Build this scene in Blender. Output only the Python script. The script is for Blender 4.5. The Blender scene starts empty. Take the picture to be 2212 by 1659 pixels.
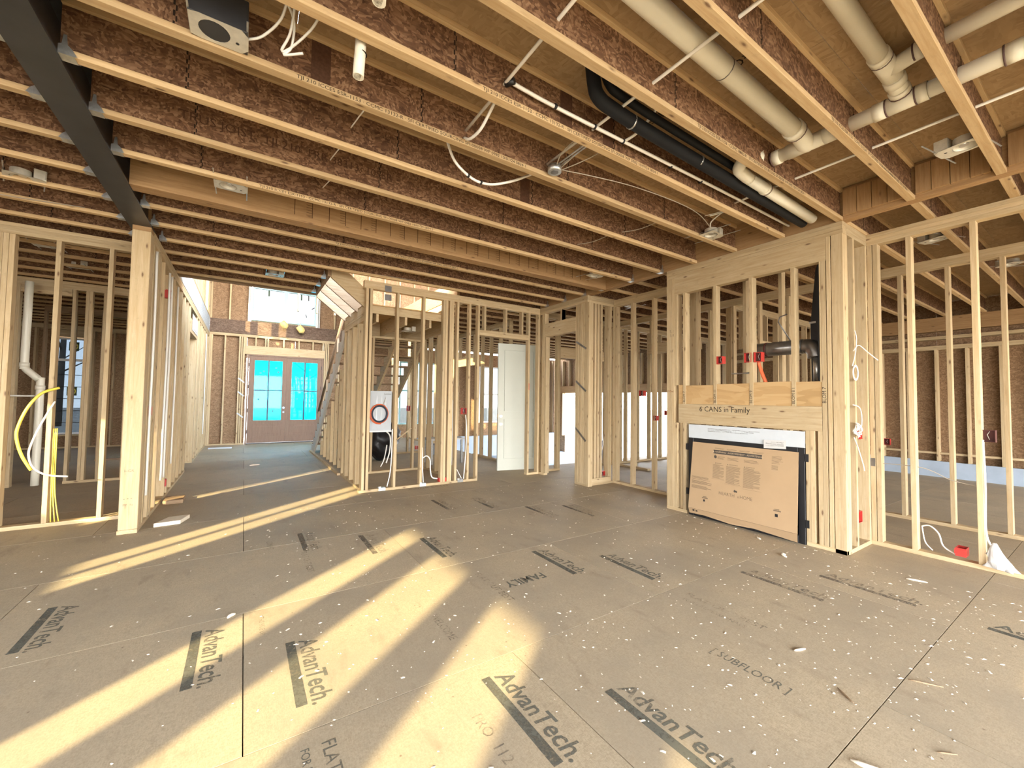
import bpy, bmesh, math, random
from mathutils import Vector, Matrix, Euler
random.seed(7)
S = bpy.context.scene
COL = S.collection

# ------------------------------------------------------------------ camera, sky, sun, exposure
F_PX, YAW, PITCH, ROLL = 883.279, 0.579532, 0.0378817, 0.0140006
EYE = Vector((0, 0, 1.365))
cd = bpy.data.cameras.new('camera'); cam = bpy.data.objects.new('camera', cd); COL.objects.link(cam)
cd.sensor_fit = 'HORIZONTAL'; cd.sensor_width = 36.0; cd.lens = F_PX / 2212 * 36.0
cd.clip_start = 0.05; cd.clip_end = 400
fw = Vector((math.sin(YAW) * math.cos(PITCH), math.cos(YAW) * math.cos(PITCH), math.sin(PITCH)))
rt = Vector((math.cos(YAW), -math.sin(YAW), 0)); up = rt.cross(fw)
r2 = rt * math.cos(ROLL) + up * math.sin(ROLL); u2 = -rt * math.sin(ROLL) + up * math.cos(ROLL)
cam.matrix_world = Matrix(((r2.x, u2.x, -fw.x, EYE.x), (r2.y, u2.y, -fw.y, EYE.y), (r2.z, u2.z, -fw.z, EYE.z), (0, 0, 0, 1)))
S.camera = cam

w = bpy.data.worlds.new('sky'); S.world = w; w.use_nodes = True
nt = w.node_tree; nt.nodes.clear()
wo = nt.nodes.new('ShaderNodeOutputWorld'); bg = nt.nodes.new('ShaderNodeBackground')
tc = nt.nodes.new('ShaderNodeTexCoord'); sp = nt.nodes.new('ShaderNodeSeparateXYZ'); rp = nt.nodes.new('ShaderNodeValToRGB')
nt.links.new(tc.outputs['Generated'], sp.inputs[0]); nt.links.new(sp.outputs['Z'], rp.inputs[0])
rp.color_ramp.elements[0].position = 0.0; rp.color_ramp.elements[0].color = (1.0, 0.97, 0.92, 1)
rp.color_ramp.elements[1].position = 0.6; rp.color_ramp.elements[1].color = (0.62, 0.78, 1.0, 1)
nt.links.new(rp.outputs[0], bg.inputs[0]); nt.links.new(bg.outputs[0], wo.inputs[0])
bg.inputs[1].default_value = 12.5

SUN_AZ, SUN_EL = math.radians(38.0), math.radians(17.28)
sd = bpy.data.lights.new('sun', 'SUN'); sd.energy = 8.0; sd.angle = math.radians(0.75); sd.color = (1.0, 0.82, 0.46)
so = bpy.data.objects.new('sun', sd); COL.objects.link(so)
sdir = Vector((math.cos(SUN_AZ) * math.cos(SUN_EL), math.sin(SUN_AZ) * math.cos(SUN_EL), -math.sin(SUN_EL)))
so.rotation_euler = sdir.to_track_quat('-Z', 'Y').to_euler(); so.location = (-12, -9, 7)

S.view_settings.view_transform = 'Standard'; S.view_settings.look = 'None'
S.view_settings.gamma = 1.0; S.view_settings.use_curve_mapping = False
S.view_settings.exposure = 1.42
S.cycles.max_bounces = 10; S.cycles.diffuse_bounces = 8; S.cycles.glossy_bounces = 3
S.cycles.transmission_bounces = 6; S.cycles.transparent_max_bounces = 12
S.cycles.use_denoising = True
S.cycles.caustics_reflective = False; S.cycles.caustics_refractive = False
S.cycles.sample_clamp_indirect = 12.0

def portal(loc, sx, sy, rot):
    l = bpy.data.lights.new('sky_portal', 'AREA'); l.shape = 'RECTANGLE'; l.size = sx; l.size_y = sy
    l.cycles.is_portal = True
    o = bpy.data.objects.new('sky_portal', l); COL.objects.link(o); o.location = loc; o.rotation_euler = rot

# ------------------------------------------------------------------ materials
class NM:
    def __init__(s, name, rough=0.75, metal=0.0, spec=0.3):
        s.m = bpy.data.materials.new(name); s.m.use_nodes = True
        s.t = s.m.node_tree; s.b = s.t.nodes['Principled BSDF']
        s.b.inputs['Roughness'].default_value = rough; s.b.inputs['Metallic'].default_value = metal
        s.b.inputs['Specular IOR Level'].default_value = spec
    def n(s, kind, **kw):
        x = s.t.nodes.new('ShaderNode' + kind)
        for k, v in kw.items(): setattr(x, k, v)
        return x
    def l(s, a, b): s.t.links.new(a, b)
    def coord(s, scale=(1, 1, 1), rand=True, rot=(0, 0, 0)):
        tc = s.n('TexCoord'); mp = s.n('Mapping'); mp.inputs['Scale'].default_value = scale; mp.inputs['Rotation'].default_value = rot
        if rand:
            oi = s.n('ObjectInfo'); mu = s.n('MATH' if False else 'Math', operation='MULTIPLY'); mu.inputs[1].default_value = 37.0
            s.l(oi.outputs['Random'], mu.inputs[0]); ad = s.n('VectorMath', operation='ADD')
            s.l(tc.outputs['Object'], ad.inputs[0]); s.l(mu.outputs[0], ad.inputs[1]); s.l(ad.outputs[0], mp.inputs[0])
        else: s.l(tc.outputs['Object'], mp.inputs[0])
        return mp.outputs[0]
    def noise(s, vec, scale, detail=3, rough=0.55, dist=0.0):
        x = s.n('TexNoise'); x.inputs['Scale'].default_value = scale; x.inputs['Detail'].default_value = detail
        x.inputs['Roughness'].default_value = rough; x.inputs['Distortion'].default_value = dist
        s.l(vec, x.inputs['Vector']); return x.outputs[0]
    def voro(s, vec, scale, out='Distance', feature='F1'):
        x = s.n('TexVoronoi'); x.feature = feature; x.inputs['Scale'].default_value = scale; s.l(vec, x.inputs['Vector']); return x.outputs[out]
    def ramp(s, fac, stops, interp='LINEAR'):
        x = s.n('ValToRGB'); x.color_ramp.interpolation = interp; e = x.color_ramp.elements
        while len(e) < len(stops): e.new(0.5)
        for i, (p, c) in enumerate(stops):
            e[i].position = p; e[i].color = (c, c, c, 1) if isinstance(c, (int, float)) else (*c, 1)
        s.l(fac, x.inputs[0]); return x.outputs[0]
    def mix(s, fac, a, b, mode='MIX'):
        x = s.n('MixRGB', blend_type=mode)
        for i, v in ((0, fac), (1, a), (2, b)):
            if hasattr(v, 'is_linked'): s.l(v, x.inputs[i])
            elif i == 0: x.inputs[0].default_value = v
            else: x.inputs[i].default_value = (*v, 1)
        return x.outputs[0]
    def vary(s, col, lo=0.86, hi=1.1, hue=0.0):
        oi = s.n('ObjectInfo'); mr = s.n('MapRange'); mr.inputs[3].default_value = lo; mr.inputs[4].default_value = hi
        s.l(oi.outputs['Random'], mr.inputs[0]); h = s.n('HueSaturation'); s.l(mr.outputs[0], h.inputs['Value']); s.l(col, h.inputs['Color'])
        return h.outputs[0]
    def done(s, col, bump=None, strength=0.2, dist=0.002):
        if hasattr(col, 'is_linked'): s.l(col, s.b.inputs['Base Color'])
        else: s.b.inputs['Base Color'].default_value = (*col, 1)
        if bump is not None:
            x = s.n('Bump'); x.inputs['Strength'].default_value = strength; x.inputs['Distance'].default_value = dist
            s.l(bump, x.inputs['Height']); s.l(x.outputs[0], s.b.inputs['Normal'])
        return s.m

def lumber(name, axis, base, dark, knot=(0.16, 0.09, 0.05), lo=0.84, hi=1.1):
    m = NM(name, 0.8, 0, 0.2)
    sc = [16.0, 16.0, 16.0]; sc[axis] = 0.9
    v = m.coord(sc)
    g = m.noise(v, 3.2, 4, 0.65, 0.5)
    c = m.mix(m.ramp(g, [(0.3, 0.0), (0.72, 1.0)]), base, dark)
    ks = [13.0, 13.0, 13.0]; ks[axis] = 4.2
    vk = m.coord(ks)
    d = m.voro(vk, 1.0)
    k = m.ramp(d, [(0.06, 0.9), (0.11, 0.3), (0.17, 0.0)])
    c = m.mix(k, c, knot)
    ss = [22.0, 22.0, 22.0]; ss[axis] = 11.0
    st = m.ramp(m.noise(m.coord(ss), 1.4, 4, 0.7), [(0.56, 0.0), (0.74, 0.42)])
    c = m.mix(st, c, tuple(x * 0.62 for x in base))
    return m.done(m.vary(c, lo, hi))
SPF, SPFD = (0.575, 0.455, 0.285), (0.45, 0.325, 0.175)
M = {}
for i, a in enumerate('xyz'):
    M['spf_' + a] = lumber('spruce_' + a, i, SPF, SPFD)
    M['fl_' + a] = lumber('flange_pine_' + a, i, (0.63, 0.46, 0.26), (0.49, 0.32, 0.155), lo=0.8, hi=1.1)
    M['lvl_' + a] = lumber('laminated_veneer_' + a, i, (0.43, 0.27, 0.135), (0.30, 0.175, 0.08), lo=0.92, hi=1.05)
    M['old_' + a] = lumber('brown_lumber_' + a, i, (0.34, 0.24, 0.15), (0.24, 0.155, 0.09))

def flakes(name, stops, sc=(1, 1, 1), rough=0.8, contrast=0.5, lo=0.9, hi=1.08, bump=0.0):
    m = NM(name, rough, 0, 0.25)
    v0 = m.coord(sc)
    wn = m.n('TexNoise'); wn.inputs['Scale'].default_value = 5.0; wn.inputs['Detail'].default_value = 1.0; m.l(v0, wn.inputs['Vector'])
    wa = m.n('VectorMath', operation='SCALE'); wa.inputs[3].default_value = 0.10; m.l(wn.outputs['Color'], wa.inputs[0])
    ad = m.n('VectorMath', operation='ADD'); m.l(v0, ad.inputs[0]); m.l(wa.outputs[0], ad.inputs[1])
    cols = []
    for rot, s3 in (((0.3, 0.9, 0.5), (20, 95, 70)), ((1.1, 0.2, 1.9), (85, 26, 70))):
        mp = m.n('Mapping'); mp.inputs['Rotation'].default_value = rot; mp.inputs['Scale'].default_value = s3; m.l(ad.outputs[0], mp.inputs[0])
        x = m.n('TexVoronoi'); x.inputs['Scale'].default_value = 1.0; m.l(mp.outputs[0], x.inputs['Vector']); cols.append(x.outputs['Color'])
    sel = m.ramp(m.noise(v0, 20.0, 2), [(0.45, 0.0), (0.55, 1.0)])
    c = m.mix(sel, cols[0], cols[1]); s = m.n('SeparateColor'); m.l(c, s.inputs[0])
    f2 = m.mix(0.45, s.outputs[0], m.noise(v0, 11, 4, 0.65))
    col = m.ramp(f2, stops)
    return m.done(m.vary(col, lo, hi), f2 if bump else None, bump, 0.002)
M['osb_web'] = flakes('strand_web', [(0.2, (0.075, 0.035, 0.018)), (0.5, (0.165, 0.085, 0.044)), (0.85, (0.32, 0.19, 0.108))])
M['osb_wall'] = flakes('strand_sheathing', [(0.15, (0.16, 0.095, 0.05)), (0.5, (0.26, 0.16, 0.088)), (0.9, (0.40, 0.265, 0.155))])
M['deck'] = flakes('deck_underside', [(0.1, (0.26, 0.17, 0.085)), (0.5, (0.33, 0.222, 0.118)), (0.95, (0.40, 0.28, 0.155))], (0.6, 0.6, 0.6))
M['plywood'] = flakes('plywood', [(0.1, (0.40, 0.25, 0.11)), (0.5, (0.50, 0.325, 0.15)), (0.95, (0.56, 0.39, 0.2))], (0.35, 0.12, 0.35))

def floor_mat():
    m = NM('subfloor_board', 0.7, 0, 0.3)
    v = m.coord((1, 1, 1))
    big = m.noise(v, 1.3, 4, 0.6); fine = m.noise(v, 60, 3, 0.7)
    mp = m.n('Mapping'); mp.inputs['Scale'].default_value = (22, 60, 1); m.l(v, mp.inputs[0])
    fl = m.n('TexVoronoi'); m.l(mp.outputs[0], fl.inputs['Vector']); s = m.n('SeparateColor'); m.l(fl.outputs['Color'], s.inputs[0])
    mp2 = m.n('Mapping'); mp2.inputs['Scale'].default_value = (55, 18, 1); mp2.inputs['Rotation'].default_value = (0, 0, 0.6); m.l(v, mp2.inputs[0])
    fl2 = m.n('TexVoronoi'); m.l(mp2.outputs[0], fl2.inputs['Vector']); s2 = m.n('SeparateColor'); m.l(fl2.outputs['Color'], s2.inputs[0])
    fk = m.mix(0.5, s.outputs[0], s2.outputs[1])
    c = m.ramp(fk, [(0.1, (0.385, 0.312, 0.207)), (0.5, (0.46, 0.376, 0.252)), (0.95, (0.53, 0.435, 0.30))])
    dirt = m.ramp(big, [(0.36, 0.0), (0.66, 0.75)])
    c = m.mix(dirt, c, (0.35, 0.293, 0.212))
    stn = m.ramp(m.noise(m.coord((2.2, 0.8, 1)), 3.0, 5, 0.65), [(0.58, 0.0), (0.76, 0.6)])
    c = m.mix(stn, c, (0.275, 0.215, 0.15))
    d = m.ramp(m.voro(v, 7.0), [(0.02, 0.75), (0.045, 0.0)])
    c = m.mix(d, c, (0.16, 0.11, 0.075))
    sp_ = m.ramp(fine, [(0.66, 0.0), (0.76, 0.4)])
    c = m.mix(sp_, c, (0.55, 0.46, 0.35))
    return m.done(m.vary(c, 0.96, 1.04), fk, 0.25, 0.0015)
M['floor'] = floor_mat()

def plain(name, col, rough=0.5, metal=0.0, spec=0.4, var=0.12, scale=8.0):
    m = NM(name, rough, metal, spec); v = m.coord((1, 1, 1))
    n = m.noise(v, scale, 4, 0.6)
    return m.done(m.mix(m.ramp(n, [(0.35, 0.0), (0.7, 1.0)]), col, tuple(c * (1 - var) for c in col)))
M['steel'] = plain('black_painted_steel', (0.035, 0.036, 0.040), 0.38, 0.0, 0.5, 0.3)
M['galv'] = plain('galvanised_steel', (0.62, 0.63, 0.62), 0.33, 0.85, 0.5, 0.3, 30)
M['lightplate'] = plain('light_housing_steel', (0.66, 0.62, 0.52), 0.45, 0.25, 0.5, 0.15, 30)
M['flue'] = plain('grey_flue_metal', (0.30, 0.29, 0.28), 0.3, 0.8, 0.5, 0.3, 12)
M['red'] = plain('red_plastic', (0.56, 0.045, 0.035), 0.4, 0, 0.5, 0.2)
M['redin'] = plain('dark_red_plastic', (0.10, 0.03, 0.025), 0.6, 0, 0.3, 0.3)
M['pvc'] = plain('cream_pvc', (0.80, 0.76, 0.63), 0.35, 0, 0.5, 0.06, 5)
M['primer'] = plain('purple_primer', (0.13, 0.075, 0.07), 0.5, 0, 0.4, 0.3, 40)
M['pex'] = plain('white_pex', (0.84, 0.81, 0.74), 0.35, 0, 0.5, 0.04)
M['cable'] = plain('white_cable_jacket', (0.80, 0.78, 0.72), 0.4, 0, 0.5, 0.05)
M['greycable'] = plain('grey_cable_jacket', (0.42, 0.36, 0.28), 0.5, 0, 0.4, 0.1)
M['yellow'] = plain('yellow_cable_jacket', (0.80, 0.66, 0.09), 0.4, 0, 0.5, 0.05)
M['orange'] = plain('orange_conduit', (0.80, 0.17, 0.06), 0.4, 0, 0.5, 0.08)
M['black'] = plain('black_plastic', (0.012, 0.012, 0.014), 0.45, 0, 0.5, 0.3)
M['foam'] = plain('black_foam_sleeve', (0.010, 0.011, 0.013), 0.7, 0, 0.25, 0.3)
M['navy'] = plain('dark_blue_cable', (0.02, 0.03, 0.055), 0.45, 0, 0.5, 0.2)
M['card'] = plain('brown_cardboard', (0.44, 0.305, 0.178), 0.85, 0, 0.15, 0.08, 3)
M['whiteboard'] = plain('white_cement_board', (0.56, 0.60, 0.63), 0.7, 0, 0.3, 0.05)
M['paper'] = plain('white_paper', (0.60, 0.59, 0.57), 0.8, 0, 0.2, 0.06)
M['bluetag'] = plain('pale_blue_plastic', (0.60, 0.74, 0.80), 0.4, 0, 0.4, 0.08)
M['doorwhite'] = plain('primed_door_paint', (0.55, 0.565, 0.49), 0.45, 0, 0.4, 0.04, 2)
M['chrome'] = plain('satin_nickel', (0.62, 0.60, 0.56), 0.3, 0.9, 0.5, 0.1)
M['brass'] = plain('yellow_lamp_plastic', (0.85, 0.62, 0.22), 0.5, 0, 0.4, 0.1)
M['ink'] = plain('black_ink', (0.035, 0.028, 0.022), 0.8, 0, 0.1, 0.3, 60)
M['inkfaint'] = plain('faded_brown_ink', (0.10, 0.05, 0.03), 0.8, 0, 0.1, 0.3, 60)
M['inkgrey'] = plain('grey_green_ink', (0.17, 0.165, 0.13), 0.8, 0, 0.15, 0.35, 45)
M['inkworn'] = plain('worn_grey_ink', (0.25, 0.21, 0.16), 0.8, 0, 0.15, 0.3, 45)
def worn(name, col, lo, hi, sc):
    m = NM(name, 0.85, 0, 0.15); m.b.inputs['Base Color'].default_value = (*col, 1)
    v = m.coord((1, 1, 1)); f = m.ramp(m.mix(0.5, m.noise(v, sc, 4, 0.7), m.noise(v, 3.0, 3, 0.6)), [(lo, 0.0), (hi, 1.0)])
    m.l(f, m.b.inputs['Alpha']); return m.m
M['inkgrey'] = worn('worn_stamp_ink', (0.15, 0.145, 0.115), 0.36, 0.56, 55)
M['inkworn'] = worn('faded_stamp_ink', (0.21, 0.18, 0.14), 0.42, 0.68, 55)
M['rustworn'] = worn('worn_orange_spray', (0.62, 0.30, 0.14), 0.40, 0.62, 40)
M['inkcard'] = plain('grey_print', (0.20, 0.145, 0.095), 0.85, 0, 0.1, 0.2, 60)
M['inkbar'] = plain('charcoal_print', (0.085, 0.072, 0.06), 0.85, 0, 0.1, 0.2, 60)
M['inkwhite'] = plain('pale_print', (0.50, 0.38, 0.25), 0.85, 0, 0.1, 0.1)
M['rust'] = plain('rust_orange_mark', (0.62, 0.28, 0.12), 0.8, 0, 0.1, 0.3, 30)
M['doorwood'] = lumber('brown_door_wood', 2, (0.27, 0.185, 0.135), (0.215, 0.14, 0.10), (0.24, 0.16, 0.115), 0.97, 1.03)
M['darkgap'] = plain('dark_recess', (0.03, 0.02, 0.014), 0.9, 0, 0.1, 0.2)
M['primedwood'] = lumber('pale_primed_board', 1, (0.62, 0.61, 0.58), (0.54, 0.52, 0.48), (0.5, 0.47, 0.43))
M['whitewood'] = plain('whitewashed_chip', (0.80, 0.72, 0.58), 0.8, 0, 0.2, 0.15, 40)
M['stringer'] = lumber('pale_veneer_board', 2, (0.60, 0.58, 0.53), (0.50, 0.47, 0.41), (0.5, 0.45, 0.4))
M['silver'] = flakes('foil_faced_board', [(0.1, (0.33, 0.36, 0.40)), (0.5, (0.46, 0.49, 0.52)), (0.95, (0.62, 0.63, 0.62))])
M['concrete'] = plain('grey_concrete', (0.28, 0.30, 0.33), 0.85, 0, 0.2, 0.15, 3)
M['bluelit'] = plain('blue_lit_band', (0.40, 0.47, 0.56), 0.6, 0, 0.3, 0.12, 4)  # blue skylight put into the colour of the pale foundation bands
M['dirt'] = plain('bare_earth', (0.36, 0.29, 0.22), 0.95, 0, 0.1, 0.3, 0.6)
M['bark'] = plain('grey_bark', (0.10, 0.085, 0.07), 0.9, 0, 0.1, 0.3, 12)
M['roofin'] = flakes('roof_sheathing', [(0.1, (0.18, 0.115, 0.065)), (0.5, (0.25, 0.165, 0.095)), (0.95, (0.33, 0.225, 0.13))], (0.5, 0.5, 0.5))
M['vinyl'] = plain('white_vinyl_frame', (0.78, 0.79, 0.78), 0.4, 0, 0.4, 0.04)
M['aqua'] = plain('aqua_vinyl_frame', (0.35, 0.60, 0.64), 0.4, 0, 0.4, 0.06)
M['brownboard'] = flakes('dark_strand_header', [(0.15, (0.075, 0.045, 0.03)), (0.5, (0.13, 0.085, 0.058)), (0.9, (0.20, 0.14, 0.10))], (0.5, 1, 1))
def glassmat(name, col, trans=0.0, gl=0.06):
    m = NM(name, 0.05); t = m.t; out = [x for x in t.nodes if x.type == 'OUTPUT_MATERIAL'][0]
    tr = m.n('BsdfTransparent'); tr.inputs[0].default_value = (*col, 1)
    g = m.n('BsdfGlossy'); g.inputs['Roughness'].default_value = 0.03
    mx = m.n('MixShader'); mx.inputs[0].default_value = gl; m.l(tr.outputs[0], mx.inputs[1]); m.l(g.outputs[0], mx.inputs[2])
    res = mx
    if trans:
        tl = m.n('BsdfTranslucent'); tl.inputs[0].default_value = (*col, 1)
        m2 = m.n('MixShader'); m2.inputs[0].default_value = trans; m.l(mx.outputs[0], m2.inputs[1]); m.l(tl.outputs[0], m2.inputs[2]); res = m2
    m.l(res.outputs[0], out.inputs[0]); return m.m
M['glass'] = glassmat('sky_dimming_glass', (0.26, 0.28, 0.29)); M['glassblue'] = glassmat('blue_dimming_glass', (0.13, 0.15, 0.17))  # glass colour darkened to dim the bright sky so frames and trees show
M['film'] = glassmat('cyan_protective_film', (0.04, 0.66, 0.85), 0.35, 0.03)
M['sticker'] = plain('yellow_sticker', (0.70, 0.62, 0.10), 0.5, 0, 0.3, 0.1)
M['dkgreen'] = plain('dark_green_print', (0.05, 0.08, 0.04), 0.6, 0, 0.3, 0.1)

# ------------------------------------------------------------------ mesh helpers
class MB:
    def __init__(s): s.v = []; s.f = []; s.sm = []
    def box(s, a, b):
        x0, x1 = sorted((a[0], b[0])); y0, y1 = sorted((a[1], b[1])); z0, z1 = sorted((a[2], b[2]))
        i = len(s.v); s.v += [(x0, y0, z0), (x1, y0, z0), (x1, y1, z0), (x0, y1, z0), (x0, y0, z1), (x1, y0, z1), (x1, y1, z1), (x0, y1, z1)]
        s.f += [tuple(i + k for k in q) for q in ((0, 3, 2, 1), (4, 5, 6, 7), (0, 1, 5, 4), (1, 2, 6, 5), (2, 3, 7, 6), (3, 0, 4, 7))]; s.sm += [False] * 6
        return s
    def prism(s, poly, axis, a0, a1):
        def P(p, t): q = list(p); q.insert(axis, t); return tuple(q)
        n = len(poly); i = len(s.v); s.v += [P(p, a0) for p in poly] + [P(p, a1) for p in poly]
        s.f += [tuple(i + k for k in range(n)), tuple(i + n + k for k in reversed(range(n)))]; s.sm += [False] * 2
        for k in range(n): s.f.append((i + k, i + n + k, i + n + (k + 1) % n, i + (k + 1) % n)); s.sm.append(False)
        return s
    def tube(s, pts, r, n=8, cap=True):
        pts = [Vector(p) for p in pts]; rings = []; ref = None
        for k, p in enumerate(pts):
            d = (pts[min(k + 1, len(pts) - 1)] - pts[max(k - 1, 0)]).normalized()
            if ref is None: ref = Vector((0, 0, 1)) if abs(d.z) < 0.9 else Vector((1, 0, 0))
            a = (ref - d * ref.dot(d)).normalized(); b = d.cross(a); ref = a
            rr = r[k] if isinstance(r, (list, tuple)) else r
            i = len(s.v); s.v += [tuple(p + (a * math.cos(t) + b * math.sin(t)) * rr) for t in (2 * math.pi * j / n for j in range(n))]; rings.append(i)
        for i0, i1 in zip(rings, rings[1:]):
            for j in range(n): s.f.append((i0 + j, i0 + (j + 1) % n, i1 + (j + 1) % n, i1 + j)); s.sm.append(True)
        if cap:
            s.f.append(tuple(rings[0] + j for j in reversed(range(n)))); s.f.append(tuple(rings[-1] + j for j in range(n))); s.sm += [False] * 2
        return s
    def build(s, name, mat, parent=None, bevel=0.0, center=True, mw=None):
        me = bpy.data.meshes.new(name); c = Vector((0, 0, 0))
        if center and s.v:
            lo = [min(v[i] for v in s.v) for i in range(3)]; hi = [max(v[i] for v in s.v) for i in range(3)]
            c = Vector([(l + h) / 2 for l, h in zip(lo, hi)])
        me.from_pydata([tuple(Vector(v) - c) for v in s.v], [], s.f)
        me.polygons.foreach_set('use_smooth', s.sm)
        bm = bmesh.new(); bm.from_mesh(me)
        bmesh.ops.recalc_face_normals(bm, faces=bm.faces)
        if bevel: bmesh.ops.bevel(bm, geom=list(bm.edges), offset=bevel, segments=1, affect='EDGES')
        bm.to_mesh(me); bm.free()
        me.materials.append(M[mat]); o = bpy.data.objects.new(name, me); COL.objects.link(o)
        if mw is not None: o.matrix_world = mw @ Matrix.Translation(c)
        else: o.location = c
        if parent is not None: adopt(o, parent)
        return o
def adopt(o, p):
    o.parent = p; o.matrix_parent_inverse = WM(p).inverted()
def WM(o):
    m = o.matrix_basis.copy()
    return WM(o.parent) @ o.matrix_parent_inverse @ m if o.parent else m
def empty(name, loc=(0, 0, 0)):
    o = bpy.data.objects.new(name, None); COL.objects.link(o); o.location = loc; o.empty_display_size = 0.1; return o
def tag(o, label=None, cat=None, group=None, kind=None):
    for k, v in (('label', label), ('category', cat), ('group', group), ('kind', kind)):
        if v: o[k] = v
    return o
def struct(name, loc=(0, 0, 0)): return tag(empty(name, loc), kind='structure')
def thing(name, label, cat, loc=(0, 0, 0), group=None): return tag(empty(name, loc), label, cat, group)
def board(name, parent, a, b, mat='spf', bevel=0.0015):
    d = [abs(q - p) for p, q in zip(a, b)]; ax = d.index(max(d))
    if mat in ('spf', 'fl', 'lvl', 'old'): mat = mat + '_' + 'xyz'[ax]
    return MB().box(a, b).build(name, mat, parent, bevel if min(d) > 0.01 else 0)
def smooth(pts, k=6):
    pts = [Vector(p) for p in pts]; out = []
    for i in range(len(pts) - 1):
        p0, p1, p2, p3 = pts[max(i - 1, 0)], pts[i], pts[i + 1], pts[min(i + 2, len(pts) - 1)]
        for j in range(k):
            t = j / k; out.append(0.5 * (2 * p1 + (p2 - p0) * t + (2 * p0 - 5 * p1 + 4 * p2 - p3) * t * t + (3 * p1 - p0 - 3 * p2 + p3) * t ** 3))
    return out + [pts[-1]]
def cable(name, pts, r=0.0045, mat='cable', parent=None, n=6, k=6): return MB().tube(smooth(pts, k), r, n).build(name, mat, parent)
FRAMES = {'floor': ((0, -1, 0), (1, 0, 0)), 'floor180': ((-1, 0, 0), (0, -1, 0)), '-x': ((0, -1, 0), (0, 0, 1)), '-y': ((1, 0, 0), (0, 0, 1)),
          '-xv': ((0, 0, 1), (0, 1, 0)), 'under': ((0, 1, 0), (1, 0, 0)), 'floorx': ((1, 0, 0), (0, 1, 0))}
def text(body, size, loc, frame, mat, parent, name='printed_lettering', ax='LEFT', bold=0.0, sx=1.0, shear=0.0, data=None):
    if data is None:
        c = bpy.data.curves.new(name, 'FONT'); c.body = body; c.size = size; c.align_x = ax; c.fill_mode = 'FRONT'; c.resolution_u = 2
        c.offset = bold; c.shear = shear; c.materials.append(M[mat])
    else: c = data
    o = bpy.data.objects.new(name, c); COL.objects.link(o)
    X, Y = (Vector(q) for q in (FRAMES[frame] if isinstance(frame, str) else frame)); Z = X.cross(Y); X = X * sx
    o.matrix_world = Matrix(((X.x, Y.x, Z.x, loc[0]), (X.y, Y.y, Z.y, loc[1]), (X.z, Y.z, Z.z, loc[2]), (0, 0, 0, 1)))
    if parent is not None: adopt(o, parent)
    return o
def copy_tree(o, parent=None, loc=None):
    c = o.copy(); COL.objects.link(c)
    if loc is not None: c.location = loc
    if parent is not None: c.parent = parent
    for ch in list(o.children): copy_tree(ch, c)
    return c
ZC, ZD = 3.07, 3.372        # joist bottoms, underside of the floor deck above
ST = 0.038; SW = 0.089
# ------------------------------------------------------------------ ground, floor
ground = MB().box((-70, -60, -1.3), (90, 90, -0.86)).build('ground', 'dirt'); tag(ground, kind='structure')
floor = struct('floor')
PW, PL, GAP = 1.2192, 2.4384, 0.0022
panels = []
for r in range(-5, 12):
    y0 = 0.668 + r * PW
    off = 0.04 if r % 2 else 1.26
    for c in range(-3, 6):
        x0, x1, y1 = off + c * PL, off + (c + 1) * PL, y0 + PW
        if x1 < -4.7 or x0 > 11.4: continue
        if y0 > 6.1 and x1 > 4.8:
            if x0 > 4.8: continue
            x1 = 4.8
        x0c = max(x0, -4.7); y1c = min(y1, 14.9)
        o = MB().box((x0c + GAP, y0 + GAP, -0.022), (x1 - GAP, y1c - GAP, 0)).build('floor_panel', 'floor', floor)
        panels.append((x0c, x1, y0, y1c, o))
MB().box((-4.7, -5.3, -0.30), (4.85, 14.9, -0.0225)).box((4.85, -5.3, -0.30), (11.4, 6.2, -0.0225)).build('underlayment', 'darkgap', floor)
slab = MB().box((4.85, 6.2, -1.0), (11.5, 13.9, -0.8)).build('floor_garage', 'concrete'); tag(slab, kind='structure')
def panel_at(x, y):
    for a, b, c, d, o in panels:
        if a <= x < b and c <= y < d: return o
    return floor

# ------------------------------------------------------------------ ceiling: decks, joists, beams
ceil = struct('ceiling', (0, 0, ZC))
def deck(x0, x1, y0, y1):
    y = y0
    while y < y1 - 0.01:
        ye = min(y + 1.2192, y1); x = x0
        while x < x1 - 0.01:
            xe = min(x + 2.4384, x1)
            MB().box((x + 0.001, y + 0.001, ZD), (xe - 0.001, ye - 0.001, ZD + 0.019)).build('deck_panel', 'deck', ceil); x = xe
        y = ye
deck(-4.7, 4.66, -5.2, 6.2); deck(4.66, 11.4, -5.2, 6.2); deck(-4.7, 0.95, 6.2, 7.55); deck(-4.7, -0.98, 7.55, 14.9); deck(2.95, 11.4, 6.2, 13.9)
FW, FH = 0.0525, 0.034
_jc = {}
def joist(x0, x1, y):
    k = (round(x0, 3), round(x1, 3))
    if k in _jc:
        src, sy = _jc[k]; c = src.copy(); COL.objects.link(c); c.location = src.location + Vector((0, y - sy, 0)); adopt_same(c, src)
        for ch in src.children:
            if ch.name.startswith(('flange', 'web_joint')):
                d = ch.copy(); COL.objects.link(d); d.parent = c; d.matrix_parent_inverse = ch.matrix_parent_inverse
        return c
    o = MB().box((x0, y - 0.005, ZC + FH - 0.008), (x1, y + 0.005, ZD - FH + 0.008)).build('joist', 'osb_web', ceil)
    for z in (ZC, ZD - FH):
        MB().box((x0, y - FW / 2, z), (x1, y + FW / 2, z + FH)).build('flange', 'fl_x', o, 0.0015)
    mb = MB(); x = x0 + 0.5
    while x < x1 - 0.2:
        for q in range(9): mb.box((x + (0.006 if q % 2 else -0.004), y - 0.0062, ZC + FH + q * 0.0265), (x + (0.012 if q % 2 else 0.004), y + 0.0062, ZC + FH + (q + 1) * 0.0265))
        x += 1.22
    mb.build('web_joint', 'darkgap', o)
    _jc[k] = (o, y); return o
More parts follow.
